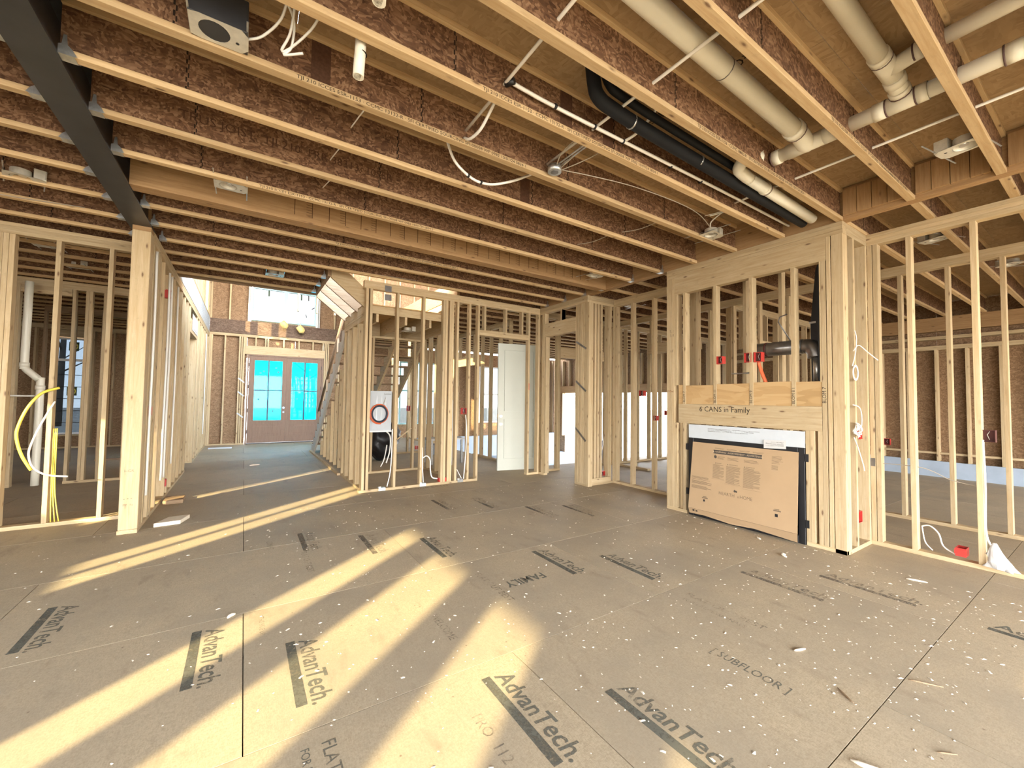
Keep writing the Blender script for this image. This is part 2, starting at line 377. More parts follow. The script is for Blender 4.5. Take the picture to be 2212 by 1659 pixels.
def adopt_same(c, src): c.parent = src.parent; c.matrix_parent_inverse = src.matrix_parent_inverse.copy()
YJ = [2.942 + 0.4877 * k for k in range(-16, 7)]
main = {}
for k in range(-16, 7):
    if k == 3: continue
    main[k] = joist(-0.835, 4.60, 2.942 + 0.4877 * k)
for k in range(7, 10): joist(-0.98, 0.93, 2.942 + 0.4877 * k)
for k in range(-16, 24): joist(-4.6, -1.02, 2.942 + 0.4877 * k)
for k in range(-16, 7): joist(4.69, 11.3, 2.942 + 0.4877 * k)
for k in range(7, 22): joist(2.98, 11.3, 2.942 + 0.4877 * k)
# joists hung just beyond the short end (blocking panels between them at the dropped header)
for a, b in ((4.432, 4.476), (4.478, 4.522), (4.524, 4.568)): board('veneer_beam', ceil, (-0.835, a, ZC), (4.60, b, ZD), 'lvl', 0.001)
for a, b in ((4.602, 4.645), (4.647, 4.69)): board('veneer_header', ceil, (a, -4.0, ZC), (b, 6.1, ZD), 'lvl', 0.001)
board('veneer_header', ceil, (-0.98, 7.49, ZC), (0.93, 7.535, ZD), 'old', 0.001)
board('veneer_header', ceil, (0.93, 6.2, ZC), (0.975, 7.535, ZD), 'old', 0.001)
board('veneer_header', ceil, (2.935, 6.2, ZC), (2.98, 13.8, ZD), 'lvl', 0.001)
# pencil ticks and nail lines on the beam face
mb = MB()
for i in range(26):
    x = 0.35 + i * 0.155
    mb.box((x, 4.4312, ZC + 0.06), (x + 0.006, 4.4325, ZC + 0.24))
    if i % 2:
        for j in range(6): mb.box((x - 0.05, 4.4312, ZC + 0.08 + j * 0.025), (x, 4.4325, ZC + 0.083 + j * 0.025))
mb.build('nail_marks', 'inkfaint', ceil)
# short lumber closure panels seen at the header on the right
for y0, y1 in ((1.03, 1.45), (0.55, 0.96), (0.06, 0.47), (-0.43, -0.02)):
    a = y0
    while a < y1 - 0.01:
        b = min(a + 0.105, y1); board('closure_block', ceil, (4.575, a + 0.002, ZC + 0.036), (4.601, b - 0.002, ZD - 0.03), 'lvl', 0.001); a = b
# hangers on the steel beam and on the header
hb = MB().box((0, -0.032, -0.002), (0.06, 0.032, 0.0))
for s in (-1, 1): hb.prism([(0, 0), (0.07, 0), (0.052, 0.032), (0.034, 0.05), (0.030, 0.10), (0.018, 0.10), (0.012, 0.05), (0, 0.045)], 1, s * 0.029, s * 0.0315)
hang = hb.build('joist_hanger', 'galv', ceil, center=False); hang.location = (0, 0, 0)
def hanger(x, y, flip=False, z=ZC):
    c = hang.copy(); COL.objects.link(c)
    c.matrix_basis = Matrix.Translation((x, y, z - 0.0005)) @ (Matrix.Rotation(math.pi, 4, 'Z') if flip else Matrix.Identity(4)); return c
for k in range(-3, 7):
    if k != 3: hanger(-0.835, 2.942 + 0.4877 * k)
    hanger(-1.02, 2.942 + 0.4877 * k, True)
for k in (1, 2, 3, 4, 5, 6): hanger(4.601, 2.942 + 0.4877 * k if k != 3 else 4.5, True)
for k in (7, 8, 9): hanger(0.929, 2.942 + 0.4877 * k, True)
bpy.data.objects.remove(hang)

beam = thing('steel_beam', 'long black painted steel beam overhead, carrying joist ends, resting on the square timber post', 'beam', (-0.9275, 3, ZC))
MB().box((-1.02, -4.0, ZC - 0.012), (-0.835, 5.60, ZC + 0.004)).build('bottom_flange', 'steel', beam)
MB().box((-0.96, -4.0, ZC + 0.004), (-0.895, 5.60, ZD - 0.012)).build('web', 'steel', beam)
MB().box((-1.02, -4.0, ZD - 0.012), (-0.835, 5.60, ZD)).build('top_flange', 'steel', beam)
post = thing('timber_post', 'square pale timber post under the end of the black steel beam', 'post', (-0.912, 5.51, 0))
board('shaft', post, (-0.984, 5.44, 0.038), (-0.84, 5.58, 3.012), 'spf', 0.004)
board('cap_plate', post, (-0.984, 5.44, 3.012), (-0.84, 5.58, ZC - 0.012), 'lvl')
board('base_plate', post, (-0.99, 5.435, 0), (-0.84, 5.585, 0.038), 'spf')
for i, (tx, sz, z) in enumerate((('HGR', 0.035, 0.60), ('- - -', 0.045, 0.33), ('PP  1a', 0.03, 0.27))): text(tx, sz, (-0.955, 5.4385, z), '-y', 'inkgrey', post)

# ------------------------------------------------------------------ stud walls
def bd(axis, a0, a1, p0, p1, z0, z1):
    return ((a0, p0, z0), (a1, p1, z1)) if axis == 'x' else ((p0, a0, z0), (p1, a1, z1))
def wall(name, axis, p, a0, a1, studs=None, th=SW, zb=0.0, zt=ZC, gaps=(), npl=3, spacing=0.4064, first=0.0, mat='spf', W=None, bev=0.0015, bottom=True):
    """gaps: (start, end, header bottom, header top); studs: list of stud starts"""
    W = W or struct(name)
    if studs is None:
        studs = []; a = a0 + first
        while a < a1 - ST: studs.append(a); a += spacing
        studs.append(a1 - ST)
    zs = zt - npl * ST
    segs = [(a0, a1)]
    for g in gaps:
        segs = [q for s in segs for q in (((s[0], min(s[1], g[0])), (max(s[0], g[1]), s[1])) if s[0] < g[1] and s[1] > g[0] else (s,)) if q[1] - q[0] > 0.01]
    if bottom:
        for s in segs: board('bottom_plate', W, *bd(axis, s[0], s[1], p, p + th, zb, zb + ST), mat, bev)
    for i in range(npl): board('top_plate', W, *bd(axis, a0, a1, p + 0.002 * (i % 2), p + th - 0.002 * (i % 2), zs + i * ST, zs + (i + 1) * ST), mat, bev)
    for s in studs:
        g = [q for q in gaps if q[0] - 0.001 <= s and s + ST <= q[1] + 0.001]
        j = random.uniform(-0.003, 0.003)
        if g: 
            if g[0][3] < zs - 0.06: board('cripple_stud', W, *bd(axis, s, s + ST, p + j, p + th + j, g[0][3], zs), mat, bev)
        else: board('stud', W, *bd(axis, s, s + ST, p + j, p + th + j, zb + (ST if bottom else 0), zs), mat, bev)
    for g in gaps:
        if g[3] - g[2] > 0.12:
            board('header', W, *bd(axis, g[0] - 0.0, g[1] + 0.0, p - 0.001, p + th / 2 - 0.001, g[2], g[3]), mat, bev)
            board('header', W, *bd(axis, g[0] - 0.0, g[1] + 0.0, p + th / 2 + 0.001, p + th + 0.001, g[2], g[3]), mat, bev)
        elif g[3] > g[2]:
            n = 2
            for i in range(n): board('header', W, *bd(axis, g[0], g[1], p, p + th, g[2] + (g[3] - g[2]) * i / n, g[2] + (g[3] - g[2]) * (i + 1) / n), mat, bev)
    return W

# middle wall, facing the camera across the room
wall('wall_middle', 'x', 6.09, 1.41, 4.60, [1.437, 1.495, 1.892, 2.304, 2.650, 2.692, 2.76, 2.80, 2.89, 3.114, 3.278, 3.40, 3.83, 4.18, 4.333, 4.558], gaps=[(3.316, 4.333, 2.452, 2.545)])
# wall with the cased opening and the corner pier, at the far right of the room
wd = wall('wall_opening', 'y', 4.592, 4.82, 6.09, [4.82, 4.859, 4.90, 4.94, 4.985, 5.025, 5.063, 5.46, 5.93, 5.972], gaps=[(5.063 + ST, 5.93, 2.52, 2.76)])
board('jack_stud', wd, (4.592, 5.064, ST), (4.681, 5.10, 2.52)); board('jack_stud', wd, (4.592, 5.892, ST), (4.681, 5.929, 2.52))
board('cripple_stud', wd, (4.592, 5.46, 2.76), (4.681, 5.50, 2.95))
wp = wall('wall_pier', 'x', 4.822, 4.60, 5.21, [4.60, 4.69, 4.76, 4.83, 4.90, 5.07, 5.115])
board('bottom_plate', wp, (4.66, 4.80, 0.039), (5.12, 4.82, 0.115), 'spf')
board('stud', wp, (4.592, 4.784, 0.0), (4.681, 4.819, 2.956))
# long wall behind the chimney chase, then on to the right edge of the picture
st = [round(1.416 - 0.4064 * i - (0.285 - 0.406 if i else 0) * 0, 3) for i in range(0)]
wall('wall_right', 'y', 5.20, -4.0, 4.90, [1.416, 1.373] + [1.129 - 0.4085 * i for i in range(12)] + [1.83 + 0.4064 * i for i in range(4)] + [3.30, 3.61, 4.015, 4.42, 4.76, 4.80])
# fireplace chase
wf = struct('wall_fireplace')
XF = 4.592
def fs(name, y0, y1, z0, z1, d=SW, x=XF, mat='spf'): return board(name, wf, (x, y0, z0), (x + d, y1, z1), mat)
for y in (3.304, 3.266, 3.228): fs('stud', y, y + ST - 0.0005, ST, 2.956)
fs('jack_stud', 3.190, 3.2275, ST, 1.103); fs('jack_stud', 3.130, 3.168, ST, 1.103, 0.06, XF + 0.03)
fs('jack_stud', 3.190, 3.2275, 1.573, 2.735)
fs('jack_stud', 3.071, 3.109, ST, 1.103)
for y in (1.740, 1.701): fs('jack_stud', y, y + ST - 0.0005, ST, 1.103)
fs('stud', 1.637, 1.675, ST, 1.103); fs('stud', 1.597, 1.6355, ST, 2.735); fs('stud', 1.556, 1.590, ST, 2.956)
fs('stud', 1.637, 1.649, 1.573, 2.735)
board('corner_stud', wf, (XF, 1.46, 0.0), (XF + ST, 1.549, 2.956)); board('corner_stud', wf, (XF + ST + 0.001, 1.458, ST), (4.70, 1.496, 2.956))
for y in (3.071, 2.673, 2.265, 1.856): fs('stud', y, y + ST, 1.338, 2.735)
fs('lower_header', 1.639, 3.172, 1.103, 1.338, 0.045); board('lower_header', wf, (XF + 0.047, 1.6, 1.103), (XF + SW, 3.2, 1.338), 'spf')
fs('upper_header', 1.592, 3.227, 2.735, 2.956, 0.043); board('upper_header', wf, (XF + 0.046, 1.592, 2.735), (XF + SW, 3.227, 2.956), 'spf')
for i in range(3): fs('top_plate', 1.456, 3.342, 2.956 + i * ST, 2.956 + (i + 1) * ST - 0.0006, SW + 0.004 * (i % 2), XF - 0.003 * (i % 2))
fs('bottom_plate', 3.06, 3.342, 0, ST); fs('bottom_plate', 1.46, 1.778, 0, ST, SW, XF + 0.0395 - 0.0395)
for i, (a, b) in enumerate(((3.111, 3.174), (2.712, 3.070), (2.304, 2.672), (1.895, 2.264), (1.637, 1.855))):
    o = fs('backing_panel', a, b, 1.339, 1.574 + (0.004, -0.006, 0.002, 0.012, 0.006)[i], 0.019, XF + 0.006, 'plywood'); o.color = (1, 1, 1, 1)
for y0, s in ((3.092, 'BLOM 7'), (2.694, 'BLOM 11'), (2.286, 'BLOM 9'), (1.877, 'BLOM 8 1')): text(s, 0.040, (XF - 0.0007, y0 - 0.012, 1.36), '-xv', 'ink', wf)
text('BLOM 7', 0.045, (XF - 0.0007, 1.603, 1.37), '-xv', 'ink', wf)
text('6 CANS in Family', 0.088, (XF - 0.0007, 2.89, 1.255), '-x', 'ink', wf, sx=0.93)
# chase returns
for x0 in (4.83, 5.158): board('stud', wf, (x0, 1.456, ST), (x0 + ST, 1.545, 2.956))
board('bottom_plate', wf, (4.632, 1.456, 0), (5.2, 1.545, ST)); board('top_plate', wf, (4.685, 1.456, 2.956), (5.2, 1.545, 2.994)); board('top_plate', wf, (4.685, 1.458, 2.995), (5.2, 1.543, 3.069))
for x0 in (4.75, 5.1): board('stud', wf, (x0, 3.253, ST), (x0 + ST, 3.342, 2.956))
board('bottom_plate', wf, (4.685, 3.253, 0), (5.2, 3.342, ST)); board('top_plate', wf, (4.685, 3.253, 2.956), (5.2, 3.342, 3.069))
text('7-1\n1-9', 0.05, (XF - 0.0007, 3.30, 2.25), '-x', 'inkgrey', wf); text('6F', 0.05, (XF - 0.0007, 3.29, 2.0), '-x', 'inkgrey', wf)
MB().box((XF - 0.0008, 3.235, 1.488), (XF - 0.0002, 3.335, 1.512)).build('orange_mark', 'rustworn', wf)

# left wall, hall wall, deeper walls
wall('wall_left', 'x', 6.13, -4.6, -0.985, [-4.6, -4.2, -3.8, -3.4, -3.0, -2.6, -2.2, -2.09, -2.05, -2.01, -1.687, -1.283, -1.03])
wall('wall_hall', 'y', -0.98, 5.585, 13.8, [5.59, 5.66, 5.90, 5.99, 6.06, 6.37, 7.03, 7.23, 7.27, 7.64, 8.04, 8.45, 8.86, 9.19, 9.232, 10.49, 10.53, 10.9, 11.3, 11.34, 11.7, 12.1, 12.5, 12.9, 13.3, 13.7], th=0.14, gaps=[(9.27, 10.48, 2.5, 2.75)], zt=ZC)
wall('wall_pantry', 'x', 8.90, -4.6, -0.985, [-4.55, -4.1, -3.7, -3.3, -2.90, -2.86, -2.82, -2.245, -2.10, -2.06, -1.90, -1.62, -1.58, -1.2], gaps=[(-2.78, -2.25, 2.85, 2.956)])
wall('wall_pantry_side', 'y', -3.02, 6.2, 8.9, mat='old')
wall('wall_kitchen', 'x', 11.6, -3.3, -0.985, gaps=[(-3.3, -2.5, 0, 0)], mat='old')
wall('wall_closet', 'x', 7.56, 1.55, 2.95, [1.55, 1.60, 1.92, 2.33, 2.37, 2.70, 2.912], zt=2.49, npl=1)
wall('wall_closet_side', 'y', 2.95, 6.18, 7.60, [6.62, 7.03, 7.44])
wall('wall_stair', 'y', 1.45, 6.18, 7.66, [6.18, 6.25, 6.55, 6.62, 6.95, 6.99, 7.30, 7.40, 7.62], zt=2.62, npl=3)
wall('wall_entry', 'y', 4.70, 7.3, 13.7, gaps=[(8.9, 10.2, 2.2, 2.45)])
wall('wall_entry_cross', 'x', 9.9, 3.0, 4.70)
wall('wall_garage_side', 'x', 6.20, 4.70, 11.3, [4.72, 5.12, 5.16, 5.75, 6.45, 6.65, 7.1, 7.5, 7.9, 8.3, 8.7, 9.1, 9.5, 9.9, 10.3, 10.7, 11.1], gaps=[(5.2, 6.4, 2.2, 2.4)])
wall('wall_den', 'y', 6.68, -4.0, 6.2, [1.545 - 0.4085 * i for i in range(13)] + [1.56 + 0.4064 * i for i in range(1, 12)], gaps=[(4.2, 5.3, 2.3, 2.5)])
wall('wall_den_cross', 'x', 3.7, 6.8, 11.3, gaps=[(7.2, 8.2, 2.3, 2.5)])
# triangular infill under the stair
wt = struct('wall_stair_infill')
for i in range(8):
    y = 7.80 + 0.4064 * i; z = 2.30 - 0.747 * (y - 7.65)
    if z > 0.1: board('stud', wt, (1.496, y, ST), (1.496 + 0.06, y + ST, z))
board('bottom_plate', wt, (1.40, 7.66, 0), (1.45, 11.3, ST))

# sheathed outer walls
def sheath(W, axis, p, t, rects):
    for a0, a1, z0, z1 in rects:
        a = a0
        while a < a1 - 0.01:
            b = min(a + 1.22, a1); MB().box(*bd(axis, a + 0.001, b - 0.001, p, p + t, z0, z1)).build('sheathing_panel', 'osb_wall', W); a = b
fr = struct('wall_front')                                              # front of the entry hall and garage, two storeys at the hall
YF = 13.80
for x in (-0.84, -0.80, -0.50, -0.16, -0.11, -0.06, 2.04, 2.09, 2.14, 2.45, 2.85): board('stud', fr, (x, YF - 0.02, ST), (x + ST, YF + 0.12, 3.03))
board('bottom_plate', fr, (-0.84, YF - 0.02, 0), (0.03, YF + 0.12, ST)); board('bottom_plate', fr, (2.04, YF - 0.02, 0), (4.6, YF + 0.12, ST))
board('door_header', fr, (-0.02, YF - 0.02, 2.55), (2.04, YF + 0.10, 2.79), 'spf')
for x in (-0.02, 0.22, 0.46, 0.52, 0.92, 1.32, 1.70, 1.98): board('cripple_stud', fr, (x, YF - 0.02, 2.79), (x + ST, YF + 0.12, 3.03))
board('top_plate', fr, (-0.84, YF - 0.02, 3.03), (4.6, YF + 0.12, 3.068)); board('top_plate', fr, (-0.84, YF - 0.018, 3.07), (4.6, YF + 0.12, 3.106))
MB().box((-0.84, YF - 0.05, 3.107), (4.6, YF + 0.10, 3.48)).build('band_beam', 'brownboard', fr, 0.002)
sheath(fr, 'x', YF + 0.121, 0.012, [(-1.0, 0.03, 0, 3.1), (2.04, 4.45, 0, 3.1), (0.03, 2.04, 2.55, 3.1), (-1.0, 0.10, 3.48, 6.0), (1.80, 4.6, 3.48, 6.0), (0.10, 1.80, 3.1, 3.55), (0.10, 1.80, 4.52, 6.0)])
for x in (-0.84, -0.42, 0.02, 0.06, 1.80, 1.85, 2.3, 2.7, 3.1): board('stud', fr, (x, YF - 0.02, 3.48), (x + ST, YF + 0.12, 6.0), 'primedwood' if 0 <= x < 2 else 'spf')
sheath(fr, 'x', YF + 0.121, 0.012, [(4.45, 11.4, -0.8, 0.46), (4.45, 11.4, 2.62, 3.1), (5.95, 7.55, 0.46, 2.62), (8.65, 11.4, 0.46, 2.62)])
x = 4.6
while x < 11.3:
    if not (4.45 < x < 5.92 or 7.55 < x < 8.65): board('stud', fr, (x, YF - 0.02, -0.5), (x + ST, YF + 0.12, 3.03), 'spf', 0)
    x += 0.4064
MB().box((4.85, YF - 0.22, -0.8), (11.3, YF - 0.03, -0.02)).build('foundation_band', 'bluelit', fr)
kf = struct('wall_kitchen_front'); sheath(kf, 'x', 14.75, 0.012, [(-4.7, -3.95, 0, 3.37), (-3.34, -0.85, 0, 3.37), (-3.95, -3.34, 0, 0.34), (-3.95, -3.34, 2.76, 3.37)])
for x in (-4.6, -4.3, -4.0, -3.32, -3.28, -2.9, -2.5, -2.1, -1.7, -1.3, -0.95): board('stud', kf, (x, 14.61, ST), (x + ST, 14.75, 2.956))
board('bottom_plate', kf, (-4.6, 14.61, 0), (-0.9, 14.75, ST)); board('top_plate', kf, (-4.6, 14.61, 2.956), (-0.9, 14.75, 3.069))
board('header', kf, (-3.96, 14.60, 2.78), (-3.32, 14.75, 2.95)); board('sill_plate', kf, (-3.96, 14.61, 0.30), (-3.32, 14.75, 0.338)); board('cripple_stud', kf, (-3.67, 14.61, ST), (-3.63, 14.75, 0.30))
sheath(kf, 'y', -0.97, 0.012, [(13.93, 14.75, 0, 3.37)])
re = struct('wall_far_right')
sheath(re, 'y', 11.33, 0.012, [(-5.2, 6.2, 0, 3.37)]); sheath(re, 'y', 11.33, 0.012, [(6.2, 13.9, 1.66, 3.37), (6.2, 7.9, -0.8, 1.66), (10.35, 10.95, -0.8, 1.66), (13.2, 13.9, -0.8, 1.66)])
y = -4.0
while y < 6.1:
    board('stud', re, (11.19, y, 0.3), (11.33, y + ST, 2.44), 'spf', 0); board('fire_block', re, (11.21, y + ST, 0.43), (11.33, y + 0.4064, 0.468), 'spf', 0); y += 0.4064
for i in range(2): board('top_plate', re, (11.19, -4.0, 2.44 + i * 0.04), (11.33, 6.1, 2.478 + i * 0.04), 'spf', 0)
board('upper_header', re, (11.19, -4.0, 2.80), (11.33, 6.1, 3.069), 'lvl', 0); board('ledger', re, (11.17, -4.0, 2.64), (11.33, 6.1, 2.70), 'spf', 0)
MB().box((11.15, -4.0, 0), (11.189, 6.1, 0.30)).build('foundation_band', 'bluelit', re)
y = 6.3
while y < 13.6:
    z0 = 1.9 if (7.9 < y < 10.35 or 10.95 < y < 13.2) else -0.1
    board('stud', re, (11.19, y, z0), (11.33, y + ST, 3.0), 'spf', 0); y += 0.4064
board('garage_header', re, (11.18, 7.7, 1.66), (11.33, 13.4, 1.95), 'lvl', 0)
MB().box((11.1, 6.3, -0.8), (11.18, 7.9, -0.1)).box((11.1, 10.35, -0.8), (11.18, 10.95, -0.1)).build('foundation_band', 'bluelit', re)
MB().box((4.80, 6.2, -0.8), (4.86, 13.8, -0.02)).box((4.86, 6.2, -0.8), (11.3, 6.28, -0.02)).build('foundation_band', 'bluelit', re)

# outer walls out of the picture: window wall on the left, rear opening enlarged to let in more skylight
XL = -4.6
wl = struct('wall_windows')
opens = [(-4.6, -3.6), (-2.84, -2.25), (-1.895, -1.25), (-0.91, -0.47), (1.34, 2.01), (3.46, 3.98)]
SILL = {1.34: 1.36, 3.46: 1.25}
a = -5.2
for o0, o1 in opens + [(14.9, 14.9)]:
    if o0 - a > 0.01: sheath(wl, 'y', XL - 0.02, 0.02, [(a, o0, 0, 3.37)])
    if o1 > o0: sheath(wl, 'y', XL - 0.02, 0.02, [(o0, o1, 2.40, 3.37), (o0, o1, 0, SILL.get(o0, 0.25))])
    a = o1
for o0, o1 in opens:
    for e in (o0 - ST, o1): board('stud', wl, (XL, e, ST), (XL + 0.12, e + ST, 2.956))
    board('header', wl, (XL, o0, 2.42), (XL + 0.12, o1, 2.66)); board('sill_plate', wl, (XL, o0, SILL.get(o0, 0.25) - 0.05), (XL + 0.12, o1, SILL.get(o0, 0.25) - 0.012))
    portal((XL - 0.04, (o0 + o1) / 2, 1.33), 2.15, o1 - o0, (0, -math.pi / 2, 0))
board('mullion', wl, (XL - 0.01, 1.63, 1.36), (XL + 0.03, 1.685, 2.40))
wr = struct('wall_rear'); sheath(wr, 'x', -5.2, 0.02, [(-4.7, -3.9, 0, 3.37), (4.6, 11.4, 0, 0.5), (4.6, 5.4, 0.5, 3.37), (10.6, 11.4, 0.5, 3.37), (-3.9, 4.6, 2.75, 3.37), (5.4, 10.6, 2.6, 3.37)])
portal((0.35, -5.25, 1.37), 8.5, 2.7, (math.pi / 2, 0, 0)); portal((8.0, -5.25, 1.55), 5.2, 2.1, (math.pi / 2, 0, 0))
pf = struct('porch_front_roof'); MB().box((-1.5, 13.95, 2.62), (4.2, 16.2, 2.75)).build('porch_deck', 'brownboard', pf)

# upper storey round the entry hall
uw = struct('wall_upper')
MB().box((-0.98, 7.54, 3.12), (-0.842, 13.78, 3.48)).build('band_beam', 'silver', uw, 0.002)
board('top_plate', uw, (-0.98, 7.54, 3.072), (-0.835, 13.78, 3.118), 'primedwood'); board('bottom_plate', uw, (-0.98, 7.54, 3.482), (-0.84, 13.78, 3.52))
y = 7.6
while y < 13.8: board('stud', uw, (-0.98, y, 3.52), (-0.84, y + ST, 6.0)); y += 0.4064
for x in [1.0 + 0.4064 * i for i in range(9)]: board('stud', uw, (x, 10.9, 3.40), (x + ST, 10.99, 6.0))
y = 6.2
while y < 13.8: board('stud', uw, (4.55, y, 3.40), (4.64, y + ST, 6.0)); y += 0.4064
MB().box((-5.0, 5.8, 6.0), (11.6, 15.0, 6.1)).build('roof_deck', 'roofin', uw)
sheath(uw, 'y', 4.65, 0.012, [(8.2, 13.9, 3.4, 6.0)]); sheath(uw, 'x', 11.0, 0.012, [(2.0, 4.6, 3.4, 6.0)])  # unseen right side closed with panels to cut skylight into the hall
portal((4.9, 7.1, 4.7), 2.5, 2.2, (0, math.pi / 2, 0)); sheath(uw, 'y', -1.0, 0.012, [(7.5, 12.2, 3.4, 6.0), (13.0, 13.9, 3.4, 6.0)])
portal((0.95, 13.98, 4.03), 1.7, 0.95, (-math.pi / 2, 0, 0)); portal((11.4, 10.5, 0.4), 2.4, 5.2, (0, math.pi / 2, 0)); portal((5.2, 13.98, 1.5), 1.4, 2.1, (-math.pi / 2, 0, 0)); portal((8.1, 13.98, 1.5), 1.1, 2.1, (-math.pi / 2, 0, 0))
# ------------------------------------------------------------------ doors and windows
d1 = struct('door_1', (1.035, YF, 0))
for a, b in (((0.05, YF - 0.03, 0), (0.09, YF + 0.12, 2.545)), ((1.985, YF - 0.03, 0), (2.025, YF + 0.12, 2.545))): board('door_jamb', d1, a, b, 'doorwood')
board('door_jamb', d1, (0.09, YF - 0.03, 2.51), (1.985, YF + 0.12, 2.545), 'doorwood'); MB().box((0.09, YF - 0.03, 0), (1.985, YF + 0.12, 0.022)).build('threshold', 'black', d1)
for x0, gx0, gx1, x1 in ((0.093, 0.235, 0.925, 1.035), (1.038, 1.175, 1.865, 1.982)):
    L = MB(); y0, y1 = YF, YF + 0.045; z0, z1 = 0.026, 2.506
    L.box((x0, y0, z0), (gx0, y1, z1)).box((gx1, y0, z0), (x1, y1, z1)).box((gx0, y0, 2.386), (gx1, y1, z1)).box((gx0, y0, 0.55), (gx1, y1, 0.672)).box((gx0, y0, z0), (gx1, y1, 0.22)).box((gx0, y0 + 0.012, 0.22), (gx1, y1 - 0.012, 0.55)).box((gx0 + 0.07, y0 + 0.004, 0.28), (gx1 - 0.07, y1 - 0.004, 0.49))
    L = L.build('door_leaf', 'doorwood', d1, 0.002)
    cx = (gx0 + gx1) / 2; cz = 1.53
    for a0, a1 in ((gx0, cx - 0.018), (cx + 0.018, gx1)):
        for b0, b1 in ((0.672, cz - 0.018), (cz + 0.018, 2.386)):
            MB().box((a0, y0 + 0.018, b0), (a1, y0 + 0.024, b1)).build('glass_pane', 'film', L)
            for q in range(2 if b0 > 1 else 1):
                sx, sz = a0 + (a1 - a0) * random.uniform(0.3, 0.7), b0 + (b1 - b0) * random.uniform(0.3, 0.8)
                MB().box((sx - 0.022, y0 + 0.014, sz - 0.022), (sx + 0.022, y0 + 0.0175, sz + 0.022)).build('film_tab', 'navy', L)
    MB().box((cx - 0.018, y0 + 0.006, 0.672), (cx + 0.018, y1 - 0.006, 2.386)).build('muntin', 'navy', L)
    MB().box((gx0, y0 + 0.006, cz - 0.018), (cx - 0.018, y1 - 0.006, cz + 0.018)).box((cx + 0.018, y0 + 0.006, cz - 0.018), (gx1, y1 - 0.006, cz + 0.018)).build('muntin', 'navy', L)
    if x0 < 0.5:
        MB().tube([(0.985, y0 - 0.012, 1.03), (0.985, y0, 1.03)], 0.034, 12).build('lock_bore', 'whiteboard', L)
        MB().tube([(0.985, y0 - 0.012, 0.90), (0.985, y0, 0.90)], 0.028, 12).build('lock_bore', 'whiteboard', L)
    for hz in (2.25, 1.63, 0.95, 0.35):
        xx = 0.086 if x0 < 0.5 else 1.988
        MB().box((xx - 0.018, y0 - 0.012, hz - 0.05), (xx + 0.018, y0 - 0.001, hz + 0.05)).build('hinge', 'black', L)
for x, z in ((-0.06, 1.78), (-0.06, 1.40), (-0.06, 0.80)):
    o = MB().box((0, -0.004, -0.018), (0.19, 0.0, 0.018)).build('strap', 'whiteboard', d1, center=False); o.matrix_basis = Matrix.Translation((x - 0.09, YF - 0.024, z + 0.08)) @ Matrix.Rotation(0.72, 4, 'Y'); adopt2 = o

def window(name, axis, p, a0, a1, z0, z1, rails=(), mull=(), fmat='vinyl', fw=0.045, gmat='glass'):
    Wd = struct(name); t0, t1 = p, p + 0.07
    F = MB()
    F.box(*bd(axis, a0, a0 + fw, t0, t1, z0, z1)).box(*bd(axis, a1 - fw, a1, t0, t1, z0, z1)).box(*bd(axis, a0 + fw, a1 - fw, t0, t1, z0, z0 + fw)).box(*bd(axis, a0 + fw, a1 - fw, t0, t1, z1 - fw, z1))
    for m in mull: F.box(*bd(axis, m - 0.05, m + 0.05, t0, t1, z0 + fw, z1 - fw))
    F.build('window_frame', fmat, Wd)
    xs = [a0 + fw] + [q for m in mull for q in (m - 0.05, m + 0.05)] + [a1 - fw]; zs = [z0 + fw] + [q for r in rails for q in (r - 0.03, r + 0.03)] + [z1 - fw]
    for i in range(0, len(xs), 2):
        for r in rails: MB().box(*bd(axis, xs[i], xs[i + 1], t0 + 0.01, t1 - 0.01, r - 0.03, r + 0.03)).build('sash_rail', fmat, Wd)
        for j in range(0, len(zs), 2): MB().box(*bd(axis, xs[i], xs[i + 1], t0 + 0.03, t0 + 0.036, zs[j], zs[j + 1])).build('glass_pane', gmat, Wd)
    return Wd
w1 = window('window_1', 'x', YF + 0.03, 0.12, 1.79, 3.54, 4.51, mull=(0.96,), fmat='aqua')
for x in (0.52, 1.37):
    MB().box((x - 0.02, YF + 0.052, 4.28), (x + 0.02, YF + 0.058, 4.46)).build('glass_label', 'dkgreen', w1)
w2 = window('window_2', 'x', 14.66, -3.95, -3.35, 0.34, 2.76, rails=(2.20,), fmat='vinyl', gmat='glassblue')
for z in (2.55, 1.42):
    o = MB().box((-3.72, 14.684, z - 0.11), (-3.54, 14.688, z + 0.11)).build('window_sticker', 'dkgreen', w2)
    pl = [( -3.63 + 0.075 * math.cos(t), z + 0.085 * math.sin(t)) for t in [2 * math.pi * i / 20 for i in range(20)]]
    MB().prism(pl, 1, 14.681, 14.684).build('sticker_oval', 'sticker', o)
    MB().prism([(-3.69, z - 0.01), (-3.64, z + 0.03), (-3.60, z + 0.01), (-3.57, z + 0.02), (-3.58, z - 0.03), (-3.66, z - 0.04)], 1, 14.679, 14.681).build('sticker_mark', 'dkgreen', o)
for i in range(5): MB().box((-3.90, 14.70, 0.62 + i * 0.3), (-3.40, 14.71, 0.635 + i * 0.3)).build('grille_bar', 'vinyl', w2)
window('window_3', 'x', YF + 0.03, 4.45, 5.95, 0.46, 2.62, rails=(1.62,), mull=(5.2,), fmat='aqua')
window('window_4', 'x', YF + 0.03, 7.55, 8.65, 0.46, 2.62, rails=(1.55,), fmat='vinyl')

